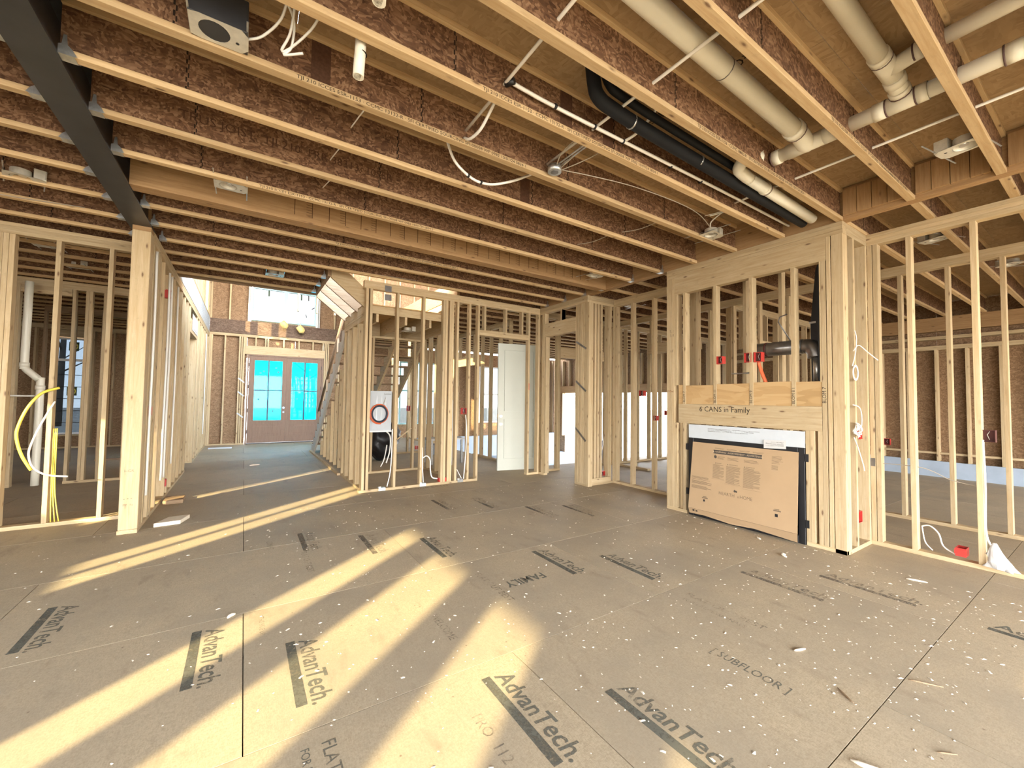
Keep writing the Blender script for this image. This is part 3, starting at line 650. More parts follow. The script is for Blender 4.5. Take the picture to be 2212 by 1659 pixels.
# ------------------------------------------------------------------ staircase
sc = thing('staircase', 'straight flight of rough stairs with notched pale stringers rising from the entry hall', 'staircase', (2.15, 9.5, 0))
N, RISE, RUN, YT = 15, 2.745 / 15, 3.67 / 14, 7.66
def stringer(x, mat):
    poly = []
    for i in range(N):
        y = YT + 3.67 - i * RUN; poly += [(y, i * RISE), (y, (i + 1) * RISE)]
    poly.append((YT, 2.745)); poly.append((YT, 2.745 - 0.32)); poly.append((YT + 3.67 - 0.33, 0.0))
    m = MB(); i0 = len(m.v)
    # strips between the notched edge and the lower edge, so the side stays a clean polygon
    m.prism(poly, 0, x, x + 0.04); o = m.build('stringer', mat, sc)
    return o
stringer(1.452, 'stringer'); stringer(1.93, 'spf_y'); stringer(2.38, 'spf_y'); stringer(2.88, 'spf_y')
for i in range(N - 1):
    y = YT + 3.67 - i * RUN
    board('tread', sc, (1.47, y - RUN + 0.02, (i + 1) * RISE), (2.93, y + 0.0, (i + 1) * RISE + 0.028), 'old')
rail = thing('handrail', 'dark temporary handrail sloping up beside the pale notched stair stringer', 'handrail', (1.6, 9.5, 1))
A, B = Vector((1.60, 11.5, 0.95)), Vector((1.60, 7.9, 3.45))
MB().tube([A, B], 0.028, 6).build('rail', 'old_y', rail)
for t in (0.02, 0.33, 0.66): q = A.lerp(B, t); MB().box((1.585, q.y - 0.03, q.z - 0.95 + 0.1), (1.625, q.y + 0.03, q.z)).build('baluster_post', 'old_z', rail)
ld = struct('trim_landing')
board('rim_joist', ld, (1.45, 6.20, 2.62), (1.488, 7.66, 2.75), 'spf'); board('rim_joist', ld, (1.49, 7.62, 2.5), (2.93, 7.658, 2.735)); board('rim_joist', ld, (1.49, 6.20, 2.62), (2.93, 6.215, 2.735))
for x in (1.62, 2.06, 2.46, 2.85): board('landing_joist', ld, (x, 6.22, 2.50), (x + ST, 7.62, 2.735))
for y in (6.19, 6.92): MB().box((1.45, y, 2.737), (2.94, y + 0.725, 2.755)).build('deck_panel', 'plywood', ld)
s2 = thing('upper_stringers', 'short sloping stair boards joining the stair landing to the ceiling opening', 'stair framing', (1.2, 6.9, 2.9))
for y in (6.21, 6.66, 7.12, 7.58):
    MB().prism([(1.50, 2.755), (1.50, 2.93), (0.98, 3.36), (0.98, 3.06), (1.44, 2.70)], 1, y, y + 0.04).build('stringer', 'old_x' if y > 6.5 else 'spf_x', s2)

# ------------------------------------------------------------------ fireplace unit in the chase
fp = thing('fireplace_insert', 'black metal fireplace unit set in the framed chase under a white board', 'fireplace', (4.8, 2.405, 0))
XB = 4.585
MB().box((XB, 1.784, 0.0), (XB + 0.05, 1.845, 0.93)).build('side_rail', 'black', fp, 0.003); MB().box((XB, 2.965, 0.0), (XB + 0.05, 3.026, 0.93)).build('side_rail', 'black', fp, 0.003)
MB().box((XB, 1.845, 0.885), (XB + 0.05, 2.965, 0.93)).build('top_rail', 'black', fp, 0.003); MB().box((XB, 1.845, 0.0), (XB + 0.05, 2.965, 0.075)).build('bottom_rail', 'black', fp, 0.003)
MB().box((XB + 0.05, 1.80, 0.0), (5.12, 3.01, 0.012)).box((XB + 0.05, 1.80, 0.92), (5.12, 3.01, 0.93)).box((XB + 0.05, 1.80, 0.012), (XB + 0.06, 1.812, 0.92)).box((5.11, 1.80, 0.012), (5.12, 3.01, 0.92)).box((XB + 0.06, 1.80, 0.012), (5.11, 1.81, 0.92)).box((XB + 0.06, 3.0, 0.012), (5.11, 3.01, 0.92)).build('firebox', 'foam', fp)
for y0, z in ((1.752, 0.80), (1.752, 0.165), (3.027, 0.78), (3.027, 0.24)): MB().box((XB - 0.004, y0, z), (XB + 0.004, y0 + 0.031, z + 0.075)).build('nailing_tab', 'black', fp)
wbp = MB().box((XB + 0.002, 1.784, 0.932), (XB + 0.014, 3.026, 1.092)).build('cement_board', 'whiteboard', fp, 0.001)
for i in range(3): MB().box((XB + 0.0012, 2.20 + 0.06 * i, 1.052 - 0.014 * i), (XB + 0.0018, 2.78, 1.056 - 0.014 * i)).build('print_line', 'inkworn', wbp)
def ramp_frame(lo, hi, yl):
    return None
cb = thing('cardboard_cover', 'printed brown cardboard sheet leaning in the black fireplace opening', 'cardboard', (4.55, 2.4, 0.1))
P0, P1 = Vector((4.512, 2.985, 0.105)), Vector((4.580, 2.960, 0.885))
Yv = (Vector((4.580, 0, 0.885)) - Vector((4.512, 0, 0.105))).normalized(); Xv = Vector((0, -1, 0)); Zv = Xv.cross(Yv)
CM = Matrix(((Xv.x, Yv.x, Zv.x, 4.512), (Xv.y, Yv.y, Zv.y, 2.985), (Xv.z, Yv.z, Zv.z, 0.105), (0, 0, 0, 1)))
HC = 0.783
def onc(u, v, d=0.0): return CM @ Vector((u, v, d))
m = MB(); pl = [(0.0, 0.0), (1.158, 0.0), (1.150, HC), (0.020, HC)]
m.v = [tuple(onc(u, v, 0.001)) for u, v in pl] + [tuple(onc(u, v, -0.005)) for u, v in pl]; m.f = [(0, 1, 2, 3), (7, 6, 5, 4)] + [(i, i + 4, (i + 1) % 4 + 4, (i + 1) % 4) for i in range(4)]; m.sm = [False] * 6
m.build('sheet', 'card', cb)
m = MB(); e = [(0.0, -0.002, 0.001), (1.158, -0.002, 0.001), (1.15, -0.085, -0.03), (0.75, -0.062, -0.028), (0.5, -0.080, -0.03), (0.20, -0.058, -0.026), (0.0, -0.066, -0.03)]
m.v = [tuple(onc(*q)) for q in e] + [tuple(onc(q[0], q[1], q[2] - 0.004)) for q in e]; n = len(e)
m.f = [tuple(range(n)), tuple(n + i for i in reversed(range(n)))] + [(i, i + n, (i + 1) % n + n, (i + 1) % n) for i in range(n)]; m.sm = [False] * len(m.f)
m.build('bottom_flap', 'card', cb)
def cprint(u0, u1, v0, v1, mat, d=0.0016, name='print_line'):
    m = MB(); q = [(u0, v0), (u1, v0), (u1, v1), (u0, v1)]; m.v = [tuple(onc(u, v, d)) for u, v in q]; m.f = [(0, 1, 2, 3)]; m.sm = [False]; return m.build(name, mat, cb)
cprint(0.285, 0.815, 0.672, 0.715, 'inkbar', name='warning_band')
CF = (tuple(Xv), tuple(Yv))
text('▲ WARNING · AVERTISSEMENT · ADVERTENCIA', 0.0255, onc(0.55, 0.685, 0.0022), CF, 'inkwhite', cb, ax='CENTER')
lines = MB()
def pl_(u0, u1, v, h=0.0035):
    i = len(lines.v); lines.v += [tuple(onc(u, vv, 0.0015)) for u, vv in ((u0, v), (u1, v), (u1, v + h), (u0, v + h))]; lines.f.append((i, i + 1, i + 2, i + 3)); lines.sm.append(False)
for c0, c1, vt, vb in ((0.285, 0.42, 0.545, 0.395), (0.44, 0.60, 0.545, 0.36), (0.63, 0.81, 0.55, 0.34)):
    v = vt
    while v > vb: pl_(c0, c0 + (c1 - c0) * random.choice((0.98, 0.95, 0.9, 0.6)), v); v -= 0.0088
    pl_(c0 - 0.012, c0 - 0.009, vb - 0.02, 0.0); 
for c0, c1 in ((0.335, 0.42), (0.45, 0.60), (0.63, 0.80)):
    for v in (0.64, 0.628, 0.616): pl_(c0, c0 + (c1 - c0) * random.uniform(0.7, 1), v, 0.004)
for v in (0.375, 0.367, 0.359, 0.345): pl_(0.03, 0.26 * random.uniform(0.85, 1), v)
for b in (0.325, 0.27):
    for i in range(4): pl_(0.03, 0.285 * random.uniform(0.75, 1), b - 0.0095 * i, 0.0045)
for i in range(4): pl_(0.30 + 0.14 * i, 0.41 + 0.14 * i, 0.735, 0.003); pl_(0.30 + 0.14 * i, 0.40 + 0.14 * i, 0.727, 0.003)
for i in range(7): pl_(0.91, 1.0 * random.uniform(0.95, 1.02), 0.715 - 0.012 * i); 
for i in range(5): pl_(0.91, 0.97, 0.62 - 0.01 * i)
for c0, c1, a, b in ((0.275, 0.425, 0.385, 0.605), (0.43, 0.61, 0.35, 0.605), (0.62, 0.822, 0.33, 0.605)):
    pl_(c0, c1, a, 0.0015); m_ = 0
tag(lines.build('small_print', 'inkcard', cb), kind='stuff')
for u, s in ((0.31, 'DANGER'), (0.45, 'AVERTISSEMENT'), (0.635, 'ADVERTENCIA')): text('▲ ' + s, 0.014, onc(u, 0.562, 0.002), CF, 'inkbar', cb)
text('HEARTH', 0.050, onc(0.365, 0.222, 0.002), CF, 'inkcard', cb, sx=0.95); text('&', 0.030, onc(0.575, 0.222, 0.002), CF, 'inkcard', cb); text('HOME', 0.050, onc(0.60, 0.222, 0.002), CF, 'inkcard', cb, sx=0.95)
def flame(u, v, s):
    for q in ([(0, 0), (-0.5, 0.35), (-0.42, 0.8), (-0.05, 1.35), (0.05, 0.9), (0.32, 1.0), (0.5, 0.5), (0.3, 0.1)],):
        m = MB(); m.v = [tuple(onc(u + a * s, v + b * s, 0.0018)) for a, b in q]; m.f = [tuple(reversed(range(len(q))))]; m.sm = [False]; m.build('flame_mark', 'inkbar', cb)
flame(0.31, 0.618, 0.034); flame(0.545, 0.275, 0.024); flame(0.562, 0.275, 0.020)
for u, v, a, b in ((0.185, 0.105, 0.022, 0.024), (0.955, 0.115, 0.028, 0.03), (0.09, -0.02, 0.018, 0.014), (0.135, -0.02, 0.024, 0.014), (1.06, -0.03, 0.03, 0.014)): cprint(u, u + a, v, v + b, 'black', name='hand_hole') if v > 0 else None
for u, v in ((0.06, -0.028), (0.10, -0.03)):
    m = MB(); q = [(u, v), (u + 0.022, v), (u + 0.022, v + 0.015), (u, v + 0.015)]; m.v = [tuple(onc(a, b, 0.004)) for a, b in q]; m.f = [(0, 1, 2, 3)]; m.sm = [False]; m.build('hand_hole', 'black', cb)
for u, v in ((0.17, 0.14), (0.94, 0.17)): cprint(u, u + 0.07, v, v + 0.012, 'inkcard'); cprint(u + 0.01, u + 0.055, v + 0.016, v + 0.024, 'inkcard')
tg = thing('paper_tag', 'folded white paper label hanging over the top of the fireplace cardboard', 'label', (4.565, 2.045, 0.94))
o = MB().box((4.566, 1.94, 0.90), (4.569, 2.15, 0.985)).build('sheet', 'paper', tg)
o.rotation_euler = (-0.05, 0.12, 0)
for i in range(6): 
    q = MB().box((4.5635, 1.96, 0.965 - 0.010 * i), (4.5645, 2.13 if i % 3 else 2.08, 0.968 - 0.010 * i)).build('print_line', 'inkworn', tg); q.rotation_euler = (-0.05, 0, 0)

# vent, flue cover, conduit in the chase
vp = thing('flue_elbow', 'grey metal vent pipe with an elbow, crossing the chase above the fireplace', 'vent pipe', (4.9, 2.1, 1.96))
MB().tube([(4.9, 2.40, 1.965), (4.9, 1.90, 1.965)], 0.076, 16).build('straight_duct', 'flue', vp)
MB().tube(smooth([(4.9, 1.90, 1.965), (4.9, 1.84, 1.955), (4.9, 1.80, 1.90), (4.9, 1.79, 1.84)], 3), 0.076, 16).build('elbow', 'flue', vp)
for y in (2.27, 1.93): MB().tube([(4.9, y, 1.965), (4.9, y - 0.02, 1.965)], 0.079, 16).build('seam_band', 'redin' if y > 2 else 'flue', vp)
MB().tube([(4.9, 1.79, 1.84), (4.9, 1.785, 1.60)], 0.03, 10).build('drop_pipe', 'galv', vp)
bc = thing('black_chase_liner', 'tall black sheet lining the right side of the chase, narrowing to the top', 'liner', (4.88, 1.8, 2.1))
MB().prism([(1.70, 1.34), (1.84, 1.34), (1.85, 2.2), (1.80, 2.75), (1.74, 2.95), (1.70, 2.95)], 0, 4.93, 4.96).build('sheet', 'black', bc); MB().box((4.70, 1.690, 1.34), (4.96, 1.699, 2.95)).build('side_sheet', 'black', bc)
MB().box((4.925, 1.80, 2.20), (4.929, 1.86, 2.22)).build('strap', 'galv', bc)
oc = thing('orange_conduit', 'bright orange flexible conduit dropping from the red boxes in the chase', 'conduit', (4.72, 2.23, 1.7))
MB().tube(smooth([(4.715, 2.27, 1.83), (4.72, 2.255, 1.76), (4.72, 2.225, 1.67), (4.72, 2.185, 1.56), (4.72, 2.15, 1.42)], 5), 0.019, 8).build('tube', 'orange', oc)
br = thing('strap_hanger', 'thin bent metal strap hung diagonally above the grey vent pipe', 'strap', (5, 2.2, 2.2))
MB().tube([(5.05, 2.12, 2.36), (5.0, 2.17, 2.33), (5.0, 2.19, 2.28), (5.0, 2.06, 2.04)], 0.007, 6).build('strap', 'flue', br)
for i, (y0, y1) in enumerate(((2.58, 2.31),)): cable('cross_tube', [(4.75, y0, 1.70), (4.75, y1, 1.70)], 0.008, 'galv', oc)

# ------------------------------------------------------------------ red electrical boxes
def redbox(loc, face, label, w=0.055, h=0.095, d=0.07, open_=True, mat='red', tabs=True):
    t = thing('electrical_box', label, 'electrical box', loc, 'electrical boxes nailed to studs')
    R = {'-x': Matrix.Rotation(-math.pi / 2, 4, 'Z'), '-y': Matrix.Identity(4), '+x': Matrix.Rotation(math.pi / 2, 4, 'Z'), 'up': Matrix.Rotation(-math.pi / 2, 4, 'X')}[face]
    mw = Matrix.Translation(loc) @ R; k = 0.004
    b = MB().box((-w / 2, 0, -h / 2), (-w / 2 + k, d, h / 2)).box((w / 2 - k, 0, -h / 2), (w / 2, d, h / 2)).box((-w / 2 + k, 0, -h / 2), (w / 2 - k, d, -h / 2 + k)).box((-w / 2 + k, 0, h / 2 - k), (w / 2 - k, d, h / 2)).box((-w / 2 + k, d - k, -h / 2 + k), (w / 2 - k, d, h / 2 - k))
    b.build('shell', mat, t, mw=mw)
    if tabs: MB().box((-w / 2 - 0.006, 0.01, -h / 2 - 0.005), (-w / 2, 0.05, h / 2 + 0.005)).build('nail_bracket', mat, t, mw=mw)
    MB().box((-w / 2 + k, d * 0.55, -h / 2 + k), (w / 2 - k, d - k, h / 2 - k)).build('recess', 'redin', t, mw=mw)  # darker red block puts the shade inside the box into its colour
    MB().tube([mw @ Vector(q) for q in ((0.008, 0.035, 0.04), (-0.006, 0.03, 0.01), (0.006, 0.03, -0.03))], 0.0022, 5).build('wire', 'cable', t)
    return t
redbox((-0.835, 5.86, 1.185), '+x', 'red box at chest height on the hall wall just right of the timber post', 0.10)
redbox((-0.835, 6.86, 2.665), '+x', 'red box high on the hall wall, above head height', 0.10)
redbox((-0.835, 7.15, 0.19), '+x', 'red box at the foot of the hall wall near the floor', 0.06)
redbox((3.052, 6.085, 1.163), '-y', 'bright red box on the middle wall stud beside the white cables', 0.075)
redbox((2.623, 7.56, 1.17), '-y', 'dark red box seen through the middle wall on a closet stud')
redbox((2.80, 7.56, 0.42), '-y', 'small red box low on a closet stud behind the middle wall', 0.04, 0.06)
redbox((2.70, 6.14, 0.10), 'up', 'red box lying at the bottom of the middle wall beside a looped white cable', 0.12, 0.07)
redbox((4.355, 6.085, 1.606), '-y', 'narrow red box on the stud in front of the white door', 0.02, 0.11)
redbox((5.01, 4.86, 0.165), '-y', 'red box low in the corner pier, on its doubled bottom plate', 0.085, 0.075)
redbox((5.195, 3.995, 1.114), '-x', 'dark red box on the stud left of the fireplace chase', 0.05, 0.07)
redbox((5.195, 3.81, 1.20), '-x', 'slim red box on the back wall tight beside the fireplace chase', 0.03, 0.06)
redbox((5.60, 4.575, 1.50), '-x', 'red box at eye height in the room behind, left of the chase', 0.09, 0.09)
redbox((4.588, 2.635, 1.855), '-x', 'single red box over a stud inside the chase opening', 0.07, 0.085)
redbox((4.588, 2.318, 1.86), '-x', 'left of the paired red boxes above the orange conduit', 0.075, 0.10)
redbox((4.588, 2.215, 1.858), '-x', 'right of the paired red boxes above the orange conduit', 0.075, 0.10)
redbox((4.92, 1.468, 0.293), '-y', 'large red box low on the side of the fireplace chase', 0.16, 0.105)
redbox((5.17, 1.50, 1.074), '-y', 'red box behind the tangle of white cable on the chase side', 0.06, 0.10)
redbox((5.215, 0.690, 1.114), '-x', 'dark square box on the second stud of the right wall', 0.085, 0.10, mat='redin')
redbox((5.25, 0.86, 0.14), 'up', 'red box lying near the bottom plate of the right wall', 0.11, 0.065)
redbox((11.15, 2.853, 0.60), '-x', 'small red box on the far sheathed wall of the right room', 0.10, 0.13)

# ------------------------------------------------------------------ recessed light housings
def canlight(x, y, label, z=ZC + 0.012, rot=0.0, box=True, big=1.0, can_mat='lightplate', bars=True):
    t = thing('recessed_light', label, 'ceiling light', (x, y, z), 'recessed light housings between joists')
    mw = Matrix.Translation((x, y, z)) @ Matrix.Rotation(rot, 4, 'Z')
    pl = MB(); n = 20; ro = 0.062 * big
    hx, hy = 0.115 * big, 0.078 * big; cx = -0.02 * big
    ring = [(cx + ro * math.cos(2 * math.pi * i / n), ro * math.sin(2 * math.pi * i / n)) for i in range(n)]
    outer = []
    for i in range(n):
        a = 2 * math.pi * i / n; c, s_ = math.cos(a), math.sin(a); k = min((hx - (cx if c > 0 else -cx)) / abs(c) if abs(c) > 1e-6 else 9, hy / abs(s_) if abs(s_) > 1e-6 else 9); outer.append((cx + c * k, s_ * k))
    pl.v = [(a, b, 0) for a, b in ring] + [(a, b, 0) for a, b in outer] + [(a, b, 0.002) for a, b in ring] + [(a, b, 0.002) for a, b in outer]
    for i in range(n):
        j = (i + 1) % n; pl.f += [(i, j, n + j, n + i), (2 * n + i, 3 * n + i, 3 * n + j, 2 * n + j)]; pl.sm += [False] * 2
    pl.build('mounting_plate', can_mat, t, mw=mw, center=False)
    MB().tube([(cx, 0, 0.001), (cx, 0, 0.06 * big)], [ro, ro * 0.97], 20, cap=False).build('can', can_mat, t, mw=mw, center=False)
    MB().tube([(cx, 0, 0.055 * big), (cx, 0, 0.06 * big)], ro * 0.95, 20).build('can_top', can_mat, t, mw=mw, center=False)
    MB().tube([(cx, 0, 0.004), (cx, 0, 0.03 * big), (cx, 0, 0.045 * big)], [ro * 0.94, ro * 0.72, 0.02], 18, cap=False).build('reflector', 'lightplate', t, mw=mw, center=False)
    MB().tube([(cx + 0.008, 0.0, 0.012), (cx + 0.012, 0.0, 0.048 * big)], [0.024 * big, 0.016], 12).build('lamp_socket', 'chrome', t, mw=mw, center=False)
    if box: MB().box((0.045 * big, -hy * 0.8, 0.003), (hx, hy * 0.8, 0.085)).build('junction_box', can_mat, t, 0.002, mw=mw, center=False)
    MB().tube([(0.07 * big, 0.02, -0.001), (0.07 * big, 0.02, 0.002)], 0.008, 8).build('knockout', 'black', t, mw=mw, center=False)
    if bars:
        for s_ in (-1, 1): MB().box((s_ * hx * 0.95 - 0.004, -0.235, 0.012), (s_ * hx * 0.95 + 0.004, 0.235, 0.016)).build('hanger_bar', 'galv', t, mw=mw, center=False)
    return t
c1 = canlight(-0.152, 2.345, 'largest light housing, pale plate with a dark box above, near the top left', big=1.0, box=False, bars=False)
MB().box((-0.268, 2.27, ZC + 0.0145), (-0.04, 2.425, ZC + 0.17)).build('housing_box', 'steel', c1, 0.003)
for x in (-0.266, -0.042): MB().box((x - 0.004, 2.21, ZC + 0.02), (x + 0.004, 2.445, ZC + 0.024)).build('hanger_bar', 'galv', c1)
canlight(-0.145, 4.05, 'light housing against the solid veneer beam, left half of the ceiling')
canlight(-1.53, 4.85, 'light housing left of the black steel beam, over the kitchen side', rot=0.3)
canlight(3.98, 2.36, 'light housing with a labelled box near the fireplace header', rot=0.1)
canlight(3.95, 0.60, 'light housing high at the right, by the white drain pipes', rot=1.4)
canlight(3.99, 4.05, 'light housing near the far end of the veneer beam', rot=0.2)
canlight(0.31, 6.67, 'light housing over the entry hall, before the tall window')
canlight(-1.99, 6.95, 'light housing over the room behind the left wall, the nearer of two')
canlight(-1.96, 7.87, 'light housing over the room behind the left wall, the farther of two')
canlight(5.96, 1.11, 'round light housing over the right-hand room, nearer the wall', rot=1.2)
canlight(7.72, 0.80, 'light housing deeper in the right-hand room', rot=0.8)
canlight(2.35, 6.9, 'small metal light box under the stair landing', z=2.52, bars=False)
canlight(5.02, 2.36, 'light housing behind the chase, seen over its studs')
canlight(5.85, 5.0, 'light housing seen through the corner pier')
jb = thing('junction_box', 'round metal junction box on a bar between joists at the ceiling centre', 'junction box', (1.905, 2.36, ZC + 0.02))
MB().tube([(1.905, 2.365, ZC + 0.012), (1.905, 2.365, ZC + 0.058)], 0.052, 14).build('box', 'galv', jb)
MB().tube([(1.905, 2.365, ZC + 0.010), (1.905, 2.365, ZC + 0.013)], 0.03, 10).build('cover_ring', 'flue', jb)
for dx in (-0.012, 0.012): MB().box((1.925 + dx - 0.006, 1.98, ZC + 0.06), (1.925 + dx + 0.006, 2.44, ZC + 0.064)).build('hanger_bar', 'galv', jb)
for i, pts in enumerate((((1.94, 2.36, 3.10), (2.02, 2.2, 3.12), (2.10, 2.10, 3.17), (2.06, 2.02, 3.2), (1.97, 2.1, 3.16), (1.93, 2.3, 3.11)), ((1.93, 2.36, 3.10), (1.96, 2.18, 3.16), (1.90, 2.05, 3.2), (1.86, 2.22, 3.15), (1.90, 2.34, 3.11)))):
    cable('wire_tail', pts, 0.004, 'greycable', jb)
cable('feed_cable', [(1.95, 2.35, 3.11), (2.2, 2.25, 3.09), (2.6, 2.2, 3.11), (3.1, 2.15, 3.10), (3.5, 2.2, 3.12), (3.85, 2.3, 3.12)], 0.004, 'greycable', jb)

# ------------------------------------------------------------------ plumbing overhead
def pipe(t, pts, r, name='pipe', mat='pvc', n=14): return MB().tube(pts, r, n).build(name, mat, t)
def collar(t, p, d, r, l=0.05, ring=True):
    p, d = Vector(p), Vector(d).normalized()
    MB().tube([p - d * l / 2, p + d * l / 2], r * 1.14, 14).build('coupling', 'pvc', t)
    if ring: MB().tube([p + d * l / 2, p + d * (l / 2 + 0.008)], r * 1.16, 14).build('primer_ring', 'primer', t)
R4, R3, R2 = 0.057, 0.046, 0.040
dp = thing('drain_pipe', 'thick cream drain pipe running along a joist bay to a tee, upper right', 'pipe', (2, 1.22, 3.2), 'drain pipes under the floor deck')
a, b = Vector((0.5, 1.225, 3.292)), Vector((3.05, 1.225, 3.212)); d = (b - a).normalized(); pipe(dp, [a, b], R4)
collar(dp, b, d, R4, 0.06); pipe(dp, smooth([b + d * 0.02, b + d * 0.10, b + d * 0.19 + Vector((0, 0.01, -0.01)), (3.285, 1.235, 3.205)], 3), R4 * 0.98, 'sanitary_bend')
MB().tube([a.lerp(b, 0.665), a.lerp(b, 0.667)], R4 * 1.04, 14).build('strap', 'flue', dp)
cp = thing('cross_pipe', 'cream drain pipe crossing through the joists, with tees and a capped end', 'pipe', (3.28, 0.9, 3.2), 'drain pipes under the floor deck')
X, Z = 3.28, 3.203
pipe(cp, [(X, 1.455, Z), (X, -1.2, Z)], R3); collar(cp, (X, 1.43, Z), (0, 1, 0), R3, 0.05); collar(cp, (X, 1.10, Z), (0, -1, 0), R3, 0.07); collar(cp, (X, 0.84, Z), (0, -1, 0), R3, 0.06); collar(cp, (X, 0.645, Z), (0, 1, 0), R3, 0.05); collar(cp, (X, 0.30, Z), (0, 1, 0), R3, 0.06); collar(cp, (X, 0.16, Z), (0, 1, 0), R3, 0.05)
MB().tube([(X, 1.36, Z), (X, 1.11, Z)], R3 * 1.12, 14).build('tee_fitting', 'pvc', cp); MB().tube([(X, 0.82, Z), (X, 0.62, Z)], R3 * 1.12, 14).build('tee_fitting', 'pvc', cp)
bp = thing('branch_pipe', 'cream branch pipe with a wye fitting, joining the cross pipe from above', 'pipe', (2.9, 0.73, 3.3), 'drain pipes under the floor deck')
a, b = Vector((1.2, 0.74, 3.40 - 0.045)), Vector((2.90, 0.74, 3.30)); d = (b - a).normalized(); pipe(bp, [a, b], R3); collar(bp, b, d, R3, 0.05)
pipe(bp, [b, (3.10, 0.735, 3.285)], R3 * 1.12, 'wye_fitting'); pipe(bp, [(3.10, 0.735, 3.285), (3.27, 0.73, 3.22)], R3)
collar(bp, (3.14, 0.734, 3.27), (1, 0, -0.3), R3, 0.05, False); collar(bp, (3.215, 0.732, 3.24), (1, 0, -0.35), R3, 0.03)
pipe(bp, [(3.03, 0.73, 3.285), (3.01, 0.63, 3.288), (3.0, 0.56, 3.29)], R2 * 1.1, 'wye_arm'); collar(bp, (3.0, 0.60, 3.29), (0, 1, 0), R2, 0.03); pipe(bp, [(3.0, 0.62, 3.29), (3.0, -0.8, 3.29)], R2)
tp = thing('pipe_trap', 'cream curved trap bend hanging under the deck at the top edge', 'pipe', (1.85, 0.86, 3.2), 'drain pipes under the floor deck')
pipe(tp, smooth([(1.70, 0.93, 3.37), (1.715, 0.92, 3.27), (1.77, 0.89, 3.205), (1.85, 0.84, 3.20), (1.90, 0.79, 3.25), (1.915, 0.77, 3.37)], 6), R3)
collar(tp, (1.705, 0.925, 3.315), (0, 0, -1), R3, 0.03)
vpipe = thing('vent_stub', 'short cream pipe with an elbow beside the black sleeved tubes', 'pipe', (3.6, 1.63, 3.1), 'drain pipes under the floor deck')
pipe(vpipe, smooth([(3.17, 1.50, 3.20), (3.11, 1.53, 3.185), (3.07, 1.575, 3.165), (3.10, 1.62, 3.15), (3.17, 1.635, 3.145), (3.3, 1.64, 3.14)], 4), R3 * 0.95); pipe(vpipe, [(3.25, 1.64, 3.142), (4.45, 1.645, 3.115)], R3 * 0.95)
collar(vpipe, (3.55, 1.642, 3.136), (1, 0, 0), R3 * 0.95, 0.03); collar(vpipe, (3.19, 1.49, 3.20), (-0.3, 1, 0), R3 * 0.95, 0.02, False)
for i, (x, y, zb, zt, l) in enumerate(((0.415, 2.04, 2.925, 3.09, 'short cut cream pipe stub hanging below a joist, beside the light housing'), (0.385, 1.56, 2.885, 3.06, 'cut cream pipe stub hanging at the very top edge of the view'))):
    ps = thing('pipe_stub', l, 'pipe', (x, y, zt), 'drain pipes under the floor deck'); pipe(ps, [(x + 0.012, y, zt + 0.10), (x, y, zb)], 0.026); MB().tube([(x, y, zb - 0.0005), (x, y, zb + 0.001)], 0.021, 12).build('bore', 'inkworn', ps)
    MB().tube([(x + 0.012, y, zb + 0.12), (x + 0.0125, y, zb + 0.124)], 0.0265, 12).build('mark_ring', 'ink', ps)
bt = thing('sleeved_tubes', 'pair of black foam-sleeved tubes running along a joist bay', 'tube', (2.9, 1.78, 3.1))
MB().tube(smooth([(1.66, 1.72, 3.365), (1.68, 1.72, 3.24), (1.72, 1.725, 3.185), (1.85, 1.73, 3.165), (2.4, 1.735, 3.15), (4.5, 1.74, 3.12)], 4), 0.042, 12).build('tube', 'foam', bt)
MB().tube(smooth([(1.74, 1.70, 3.34), (1.78, 1.69, 3.26), (1.9, 1.685, 3.23), (2.5, 1.685, 3.215), (4.5, 1.69, 3.20)], 4), 0.026, 10).build('tube', 'foam', bt)
for x in (2.02, 2.75): MB().tube([(x, 1.735, 3.158 - (x - 2) * 0.012), (x + 0.012, 1.735, 3.158 - (x - 2) * 0.012)], 0.045, 12).build('strap', 'galv', bt)
px = thing('water_line', 'white water pipe running along the joist bay beside the black tubes', 'pipe', (2.9, 1.9, 3.17), 'white water pipes')
MB().tube(smooth([(1.225, 1.925, 3.185), (1.5, 1.912, 3.163), (2.0, 1.905, 3.16), (2.8, 1.90, 3.165), (3.6, 1.90, 3.172), (4.6, 1.905, 3.175)], 4), 0.0115, 8).build('tube', 'pex', px)
for x in (1.53, 1.86, 2.13, 2.66, 3.05): MB().tube([(x, 1.907, 3.162), (x + 0.014, 1.907, 3.162)], 0.017, 8).build('clip', 'black', px)
MB().tube([(1.205, 1.955, 3.185), (1.235, 1.905, 3.187)], 0.019, 8).build('tee_fitting', 'black', px)
for i, (x, z, y0, l) in enumerate(((1.20, 3.186, 2.46, 'nearest white water pipe threading through the joists, ending at a tee'), (1.90, 3.185, 2.46, 'white water pipe threading the joists past the round junction box'), (3.68, 3.185, 1.97, 'white water pipe threading the joists over the fireplace'))):
    t = thing('water_line', l, 'pipe', (x, 1, z), 'white water pipes')
    MB().tube([(x, y0 + 0.01, z - 0.004), (x, 1.7, z), (x, 0.9, z + 0.003), (x + (0.1 if i == 2 else 0), -1.2, z + (0.06 if i == 2 else 0))], 0.0095, 8).build('tube', 'pex', t)
t = thing('water_line', 'white water pipe looping down between two joists in the middle of the ceiling', 'pipe', (1.5, 2.7, 3.1), 'white water pipes')
MB().tube(smooth([(1.155, 2.70, 3.34), (1.185, 2.70, 3.21), (1.25, 2.70, 3.095), (1.385, 2.70, 3.022), (1.50, 2.70, 3.018), (1.61, 2.70, 3.05), (1.78, 2.70, 3.135), (1.96, 2.70, 3.25)], 5), 0.010, 8).build('tube', 'pex', t)
